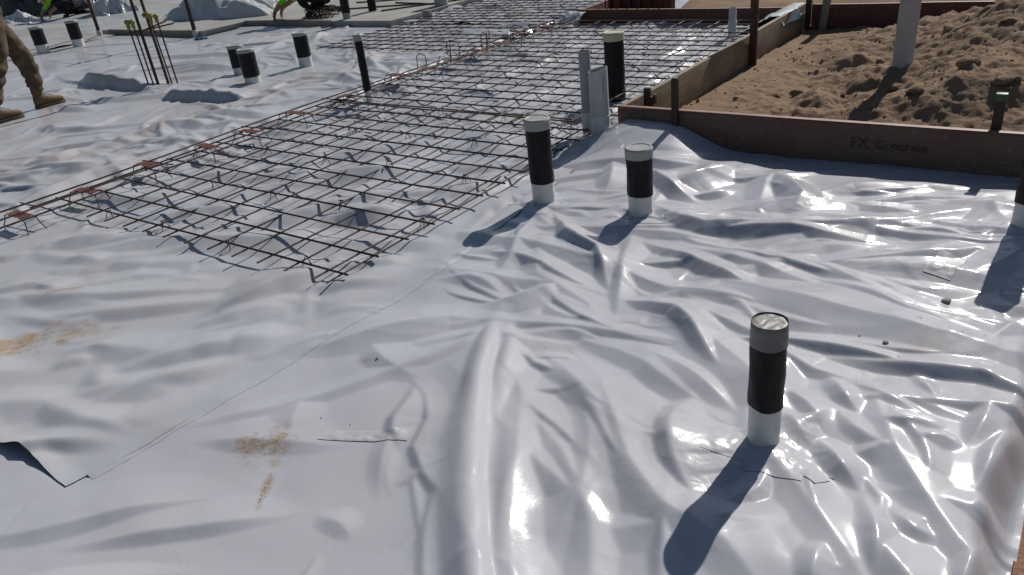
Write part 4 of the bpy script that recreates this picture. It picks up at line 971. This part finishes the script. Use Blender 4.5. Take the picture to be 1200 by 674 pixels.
def post(label, u, v, H, r, mat, lean=(0, 0)):
    t = thing('steel_post', label, 'post', (u, v, -0.02)); t.rotation_euler = (lean[0], lean[1], 0)
    MB().tube([(0, 0, -0.1), (0, 0, H * .5), (0, 0, H)], r, 10).build('shaft', M[mat], t, 50)
    MB().lathe([(r + .012, 0.0), (r + 0.014, 0.10), (r + 0.004, 0.11)], 12).build('film_sock', M['film_wrap'], t)
post('thin rusty post on the far sheet left of the starter bars', -9.37, 5.05, 1.6, 0.030, 'rusty_steel')
post('thin black post at the left end of the concrete', -6.70, 5.17, 1.6, 0.032, 'black_steel')

# ------------------------------------------------------------------ far clutter on the concrete
plank('edge_board', 'low dark edge board along the left front of the concrete', (-9.3, 5.165, -0.05), (-6.75, 5.212, 0.085), M['timber_grey'], None, seed=21)
plank('edge_board', 'low dark edge board under the crouching worker at the concrete front', (-6.5, 5.965, -0.05), (-4.5, 6.012, 0.088), M['timber_grey'], None, seed=22)
for k, (p, q_) in enumerate([((-5.2, 6.95), (-3.9, 7.35)), ((-4.2, 6.75), (-3.2, 7.9)), ((-4.6, 7.5), (-3.6, 7.3)), ((-3.55, 7.7), (-3.35, 9.2)), ((-5.6, 7.6), (-4.6, 7.9))]):
    o = thing('loose_bar', 'dark steel bar lying on the concrete, ' + ORD[k] + ' of five', 'steel bar', (p[0], p[1], 0.083), 0, 'loose bars on the concrete')
    bar(o, (0, 0, 0), (q_[0] - p[0], q_[1] - p[1], 0.0), 0.011, M['black_steel'], 3100 + k, 0.0)
mb = MB(); mb.lathe([(0.10, 0), (0.104, 0.012), (0.10, 0.03), (0.10, 0.34), (0.106, 0.36), (0.106, 0.40), (0.09, 0.40), (0.088, 0.2)], 28); o = mb.build('concrete_cylinder', M['concrete'], None, 35, (-3.42, 7.25, 0.07)); tag(o, 'grey concrete cylinder standing on the far slab', 'cylinder')
mb = MB(); mb.box((-0.05, -0.05, 0), (0.05, 0.05, 0.11)); mb.box((-0.02, -0.02, 0.111), (0.02, 0.02, 0.118)); tag(mb.build('spacer_block', M['stone'], None, 30, (-2.98, 6.42, 0.03), bevel=0.006), 'small grey spacer block beside the far mesh', 'block')
# coil of tie wire
mb = MB(); rw = np.random.default_rng(4)
for k in range(16):
    a = rw.uniform(0, 6.28); c = rw.normal(size=3) * [.09, .07, .02]; pts = []
    for i in range(15):
        b = a + i * .42; pts.append((c[0] + (.15 + .02 * rw.normal()) * math.cos(b), c[1] + (.12 + .02 * rw.normal()) * math.sin(b), 0.07 + c[2] + 0.06 * math.sin(b * 1.3 + k) + .01 * rw.normal()))
    mb.tube(pts, 0.006, 5)
tag(mb.build('wire_coil', M['black_steel'], None, 60, (-5.02, 6.30, 0.075)), 'tangled coil of dark tie wire beside the crouching worker', 'wire coil')

def heap(label, u, v, ru, rv, h, z0, seed, mat='film_wrap', name='plastic_bundle'):
    n = 90; s, t_ = np.meshgrid(np.linspace(-1, 1, n), np.linspace(-1, 1, n), indexing='ij')
    x, y = s * np.sqrt(1 - t_ * t_ / 2), t_ * np.sqrt(1 - s * s / 2); rr_ = np.hypot(x, y)
    cl = creases(s, t_, random_creases(90, (-1, 1, -1, 1), lambda a, b: math.atan2(b, a) + .3, .7, .10, .16, seed, (.01, .03)))
    edge_ = 1 + 0.16 * fbm(x * 2.2, y * 2.2, 3, seed)
    Z = h * np.maximum(0, 1 - rr_ ** 2) ** .7 * (0.6 + 0.7 * fbm(x * 1.9, y * 1.9, 3, seed + 1)) + h * 2.2 * cl * (1 - rr_ ** 4)
    o, _ = grid_mesh(name, np.stack([x * ru * edge_, y * rv * edge_, Z - 0.01], -1), M[mat]); attr(o, 'dirt', np.zeros(len(o.data.vertices))); o.location = (u, v, z0); return tag(o, label, 'plastic bundle')
heap('big crumpled heap of white plastic on the concrete left of the crouching worker', -8.3, 6.9, 1.6, 0.75, 0.34, 0.068, 501)
heap('glossy bag of clear plastic right of the far crouching worker', -13.0, 7.35, 0.7, 0.5, 0.40, -0.02, 503)
heap('pale plastic scrap left of the far crouching worker', -15.6, 6.5, 0.8, 0.35, 0.14, -0.02, 505)
heap('long dark tarpaulin pile behind the standing worker', -18.6, 8.4, 3.2, 1.2, 1.25, -0.02, 507, 'dark_tarp', 'tarpaulin_pile')
heap('small blue rag at the foot of the concrete edge board', -6.35, 5.02, 0.16, 0.09, 0.05, 0.0, 509, 'blue', 'blue_rag')
# ------------------------------------------------------------------ people
def person(label, root, J, bones, mats, wr=0.010, seed=1, hat=True, boots=()):
    """J name -> (x, y, z, radius); bones (a, b, clothing).  One skinned surface; the clothing of a face is that of its nearest bone"""
    t = thing('person', label, 'person', root)
    names = list(J); idx = {n: i for i, n in enumerate(names)}
    me = bpy.data.meshes.new('body'); me.from_pydata([J[n][:3] for n in names], [(idx[a], idx[b]) for a, b, _ in bones], []); me.update()
    o = bpy.data.objects.new('body', me); COL.objects.link(o); o.parent = t
    sk = o.modifiers.new('skin', 'SKIN'); sk.use_smooth_shade = True; sk.branch_smoothing = 0.35
    for n in names:
        d = me.skin_vertices[0].data[idx[n]]; r = J[n][3]; d.radius = r if isinstance(r, tuple) else (r, r); d.use_root = (n == 'pelvis')
    sb = o.modifiers.new('sub', 'SUBSURF'); sb.levels = 3; sb.render_levels = 3
    dg = bpy.context.evaluated_depsgraph_get(); dg.update()
    ev = bpy.data.meshes.new_from_object(o.evaluated_get(dg)); o.modifiers.clear(); o.data = ev; bpy.data.meshes.remove(me); ev.name = 'body'
    nv = len(ev.vertices); co = np.empty(nv * 3, np.float32); ev.vertices.foreach_get('co', co); co = co.reshape(-1, 3)
    no = np.empty(nv * 3, np.float32); ev.vertices.foreach_get('normal', no); no = no.reshape(-1, 3)
    best = np.full(nv, 1e9); reg = np.zeros(nv, int); mi = {m_: k for k, m_ in enumerate(mats)}
    for a, b, m_ in bones:
        A, B = np.array(J[a][:3]), np.array(J[b][:3]); d = B - A; s = np.clip(((co - A) @ d) / (d @ d), 0, 1)
        ra = np.mean(J[a][3]); rb = np.mean(J[b][3])
        ds = np.linalg.norm(co - A - s[:, None] * d, axis=1) / (ra + (rb - ra) * s); k = ds < best; best[k] = ds[k]; reg[k] = mi[m_]
    cloth = np.isin(reg, [mi[m_] for m_ in mats if m_ not in ('skin',)])
    w1 = 0.6 - 1.6 * np.abs(fbm(co[:, 0] / .14 + co[:, 1] / .14 + co[:, 2] / .25, co[:, 2] / .07, 2, seed)); w2 = fbm(co[:, 0] / .05 - co[:, 1] / .07, co[:, 2] / .04, 2, seed + 3)
    co += no * (cloth * (wr * w1 + 0.35 * wr * w2))[:, None].astype(np.float32)
    ev.vertices.foreach_set('co', co.ravel())
    ev.materials.clear()
    for m_ in mats: ev.materials.append(M[m_])
    for p in ev.polygons:
        r = [reg[v] for v in p.vertices]; p.material_index = int(max(set(r), key=r.count)); p.use_smooth = True
    ev.update()
    hd = Vector(J['head'][:3])
    if hat:
        mb = MB(); mb.lathe([(0.150, -0.01), (0.152, 0.0), (0.118, 0.006), (0.116, 0.04), (0.10, 0.09), (0.065, 0.125), (0.02, 0.138)], 24); h = mb.build('hard_hat', M['hat'], t); h.location = hd + Vector((0, 0, 0.03))
        if isinstance(hat, tuple): h.rotation_euler = hat
    else:
        h = lump('hair', M['hair'], 0.112, seed, 0.8, 3); h.parent = t; h.location = hd + Vector((0, 0, 0.045))
    for (p, yaw, pit) in boots:
        boot(t, p, yaw, pit)
    return t
def boot(t, p, yaw, pit=0.0):
    secs = [(-0.085, .030, .0, .10), (-0.07, .042, .0, .145), (-0.03, .046, .0, .150), (0.01, .046, .0, .140), (0.05, .044, .0, .105), (0.10, .048, .0, .088), (0.15, .050, .0, .080), (0.185, .044, .004, .070), (0.205, .026, .010, .052)]
    n = 18; vs, fs = [], []
    for (y, w_, lo, hi) in secs:
        for k in range(n):
            a = 2 * math.pi * k / n; c, s = math.cos(a), math.sin(a)
            x = w_ * math.copysign(abs(c) ** .75, c); z = lo + .022 + (hi - lo - .022) * (0.5 + 0.5 * math.copysign(abs(s) ** .8, s))
            vs.append((x, y, z))
    for j in range(len(secs) - 1):
        for k in range(n): a, b = j * n + k, j * n + (k + 1) % n; fs.append((a, b, b + n, a + n))
    fs += [tuple(range(n))[::-1], tuple(range((len(secs) - 1) * n, len(secs) * n))]
    mb = MB(); mb.add(vs, fs); b = mb.build('boot', M['boot'], t, 60); b.location = p; b.rotation_euler = (pit, 0, yaw)
    sole = MB(); out = [(x * 1.07, y) for x, y in [(-.032, -.09), (-.046, -.06), (-.044, 0), (-.047, .06), (-.052, .13), (-.046, .185), (-.02, .213), (.02, .213), (.046, .185), (.052, .13), (.047, .06), (.044, 0), (.046, -.06), (.032, -.09)]]
    m_ = len(out); sole.add([(x, y, -0.004) for x, y in out] + [(x, y, 0.026) for x, y in out], [tuple(range(m_))[::-1], tuple(range(m_, 2 * m_))] + [(k, (k + 1) % m_, m_ + (k + 1) % m_, m_ + k) for k in range(m_)])
    sole.build('sole', M['boot_sole'], b, 40, bevel=0.002)
    col = MB(); col.lathe([(.044, .13), (.052, .135), (.055, .165), (.050, .19), (.042, .185)], 18, (0, -.03), False, False); col.build('collar', M['boot'], b, 60)
    lc = MB()
    for k in range(4):
        y = 0.035 + 0.022 * k; z = 0.128 - 0.010 * k; lc.tube([(-.026, y, z - .006), (0, y + .004, z + .004), (.026, y, z - .006)], .0028, 5)
    lace = lc.build('laces', M['boot_sole'], b, 60); lace['kind'] = 'stuff'

def hand(J, bones, side, wrist, palm, d, mat='skin', r=0.009, spread=None):
    """palm and five finger chains from a wrist joint; d unit direction of the fingers"""
    d = Vector(d).normalized(); up_ = Vector((0, 0, 1)) if abs(d.z) < .8 else Vector((0, 1, 0)); s = Vector(spread or d.cross(up_)).normalized(); w0 = Vector(J[wrist][:3]); n_ = d.cross(s)
    pc = w0 + d * 0.055; J[palm] = (*pc, (0.036, 0.016)); bones.append((wrist, palm, mat))
    for k, L in enumerate((.062, .072, .067, .052)):
        b = pc + d * 0.035 + s * (-0.030 + 0.020 * k); a1 = b + d * L * .5 + n_ * .006; a2 = b + d * L * .9 + n_ * .022
        J[f'{palm}k{k}'] = (*b, r); J[f'{palm}m{k}'] = (*a1, r * .95); J[f'{palm}t{k}'] = (*a2, r * .8)
        bones += [(palm, f'{palm}k{k}', mat), (f'{palm}k{k}', f'{palm}m{k}', mat), (f'{palm}m{k}', f'{palm}t{k}', mat)]
    b = pc - d * 0.01 - s * 0.036; a1 = b + d * .03 - s * .016; a2 = a1 + d * .026 + n_ * .01
    J[f'{palm}th1'] = (*b, r * 1.15); J[f'{palm}th2'] = (*a1, r); J[f'{palm}th3'] = (*a2, r * .85)
    bones += [(palm, f'{palm}th1', mat), (f'{palm}th1', f'{palm}th2', mat), (f'{palm}th2', f'{palm}th3', mat)]
def face(J, bones, f):
    """nose, brow, chin and ears on the head, facing f"""
    h = Vector(J['head'][:3]); f = Vector(f).normalized(); s = f.cross(Vector((0, 0, 1))).normalized(); upv = s.cross(f)
    for nm, p, r in (('nose', h + f * .112 - upv * .015, .016), ('chin', h + f * .07 - upv * .095, .040), ('ear_l', h - s * .092 - upv * .01, .018), ('ear_r', h + s * .092 - upv * .01, .018)):
        J[nm] = (*p, r); bones.append(('head', nm, 'skin'))
def eyes(t, J, f):
    h = Vector(J['head'][:3]); f = Vector(f).normalized(); s = f.cross(Vector((0, 0, 1))).normalized(); upv = s.cross(f)
    for k in (-1, 1):
        o = lump('eye', M['dark_cloth'], 0.012, 3, 0.8, 2); o.parent = t; o.location = h + f * .088 + s * .033 * k + upv * .012
    mb = MB(); mb.tube([tuple(h + f * .092 - upv * .058 + s * x) for x in (-.026, 0, .026)], .006, 6); mb.build('mouth', M['rusty_steel'], t, 60)

# standing worker, cut off by the left edge, mid-stride towards the mesh end
zl, zr = film_z(-4.14, 1.66), film_z(-3.92, 1.10)
root = Vector((-4.03, 1.38, min(zl, zr)))
def rel(x, y, z, r): return (x - root.x, y - root.y, z - root.z, r)
J = {'pelvis': rel(-4.03, 1.36, .96, .135), 'hip_l': rel(-4.13, 1.40, .88, .118), 'hip_r': rel(-3.93, 1.33, .88, .118),
     'thigh_l': rel(-4.145, 1.50, .70, .112), 'thigh_r': rel(-3.915, 1.29, .70, .112), 'knee_l': rel(-4.145, 1.585, .52, .098), 'knee_r': rel(-3.91, 1.24, .52, .098),
     'calf_l': rel(-4.142, 1.60, .34, .094), 'calf_r': rel(-3.915, 1.14, .34, .094), 'ankle_l': rel(-4.140, 1.60, .16, .080), 'ankle_r': rel(-3.92, 1.065, .17, .080),
     'waist': rel(-4.03, 1.38, 1.10, .130), 'chest': rel(-4.03, 1.41, 1.34, .155), 'collar': rel(-4.03, 1.42, 1.48, .09), 'neck': rel(-4.03, 1.43, 1.55, .056), 'head': rel(-4.03, 1.46, 1.67, (.098, .112)),
     'sh_l': rel(-4.21, 1.41, 1.45, .070), 'sh_r': rel(-3.85, 1.41, 1.45, .070), 'el_l': rel(-4.29, 1.36, 1.17, .052), 'el_r': rel(-3.77, 1.45, 1.18, .052), 'wr_l': rel(-4.16, 1.62, 1.24, .034), 'wr_r': rel(-3.90, 1.66, 1.26, .034)}
bones = [('pelvis', 'hip_l', 'trouser'), ('pelvis', 'hip_r', 'trouser'), ('hip_l', 'thigh_l', 'trouser'), ('hip_r', 'thigh_r', 'trouser'), ('thigh_l', 'knee_l', 'trouser'), ('thigh_r', 'knee_r', 'trouser'), ('knee_l', 'calf_l', 'trouser'), ('knee_r', 'calf_r', 'trouser'), ('calf_l', 'ankle_l', 'trouser'), ('calf_r', 'ankle_r', 'trouser'),
         ('pelvis', 'waist', 'trouser'), ('waist', 'chest', 'hivis'), ('chest', 'collar', 'hivis'), ('collar', 'neck', 'skin'), ('neck', 'head', 'skin'), ('chest', 'sh_l', 'hivis'), ('chest', 'sh_r', 'hivis'), ('sh_l', 'el_l', 'hivis'), ('sh_r', 'el_r', 'hivis'), ('el_l', 'wr_l', 'skin'), ('el_r', 'wr_r', 'skin')]
hand(J, bones, -1, 'wr_l', 'palm_l', (0.6, .6, .3), spread=(0, 0, 1)); hand(J, bones, 1, 'wr_r', 'palm_r', (-.6, .6, .3), spread=(0, 0, 1)); face(J, bones, (0, 1, -.1))
t = person('standing worker in dusty brown trousers and tan boots, cut by left edge', root, J, bones, ['trouser', 'hivis', 'skin'], 0.013, 5, True,
       [((-4.142 - root.x, 1.615 - root.y, zl - root.z + 0.006), 0.03, 0.0), ((-3.92 - root.x, 1.085 - root.y, zr - root.z + 0.006), 0.02, 0.0)])
eyes(t, J, (0, 1, -.1))

def crouch(label, root, yaw, low=0.0, seed=2, reach=0.0):
    """kneeling on one knee, back bent forward, one arm reaching to the ground.  Local: facing +Y"""
    J = {'pelvis': (0, -.18, .27, .135), 'hip_l': (-.11, -.14, .26, .10), 'hip_r': (.11, -.14, .26, .10), 'knee_l': (-.20, .24, .34, .072), 'ankle_l': (-.18, .02, .08, .050), 'toe_l': (-.18, .16, .045, .042),
         'knee_r': (.17, .20, .085, .072), 'ankle_r': (.15, -.22, .075, .050), 'toe_r': (.15, -.33, .045, .042),
         'waist': (0, .02, .36, .125), 'chest': (0, .26, .43, .145), 'collar': (0, .40, .46, .085), 'neck': (0, .46, .46, .055), 'head': (0, .58, .44, (.095, .11)),
         'sh_l': (-.19, .34, .43, .068), 'sh_r': (.19, .34, .43, .068), 'el_l': (-.27, .46, .26, .048), 'el_r': (.26, .48, .25, .048), 'wr_l': (-.20, .62, .15, .033), 'wr_r': (.18, .66, .15, .033)}
    b = [('pelvis', 'hip_l', 'dark_cloth'), ('pelvis', 'hip_r', 'dark_cloth'), ('hip_l', 'knee_l', 'dark_cloth'), ('knee_l', 'ankle_l', 'dark_cloth'), ('ankle_l', 'toe_l', 'boot_sole'), ('hip_r', 'knee_r', 'dark_cloth'), ('knee_r', 'ankle_r', 'dark_cloth'), ('ankle_r', 'toe_r', 'boot_sole'),
         ('pelvis', 'waist', 'dark_cloth'), ('waist', 'chest', 'hivis'), ('chest', 'collar', 'hivis'), ('collar', 'neck', 'skin'), ('neck', 'head', 'skin'), ('chest', 'sh_l', 'hivis'), ('chest', 'sh_r', 'hivis'), ('sh_l', 'el_l', 'hivis'), ('sh_r', 'el_r', 'hivis'), ('el_l', 'wr_l', 'skin'), ('el_r', 'wr_r', 'skin')]
    hand(J, b, -1, 'wr_l', 'palm_l', (.05, .35, -.9), spread=(1, 0, 0)); hand(J, b, 1, 'wr_r', 'palm_r', (-.05, .35, -.9), spread=(1, 0, 0)); face(J, b, (0, .8, -.6))
    t = person(label, root, J, b, ['dark_cloth', 'hivis', 'skin', 'boot_sole'], 0.012, seed, (-.6, 0, 0)); t.rotation_euler = (0, 0, yaw); t.scale = (low,) * 3; eyes(t, J, (0, .8, -.6)); return t
crouch('crouching worker in green vest and dark trousers at the concrete edge', (-5.25, 6.45, 0.07), R(118), 1.0, seed=8)
crouch('far crouching worker in lime vest near the clear plastic bag', (-14.3, 7.1, -0.02), R(122), 1.0, seed=9)
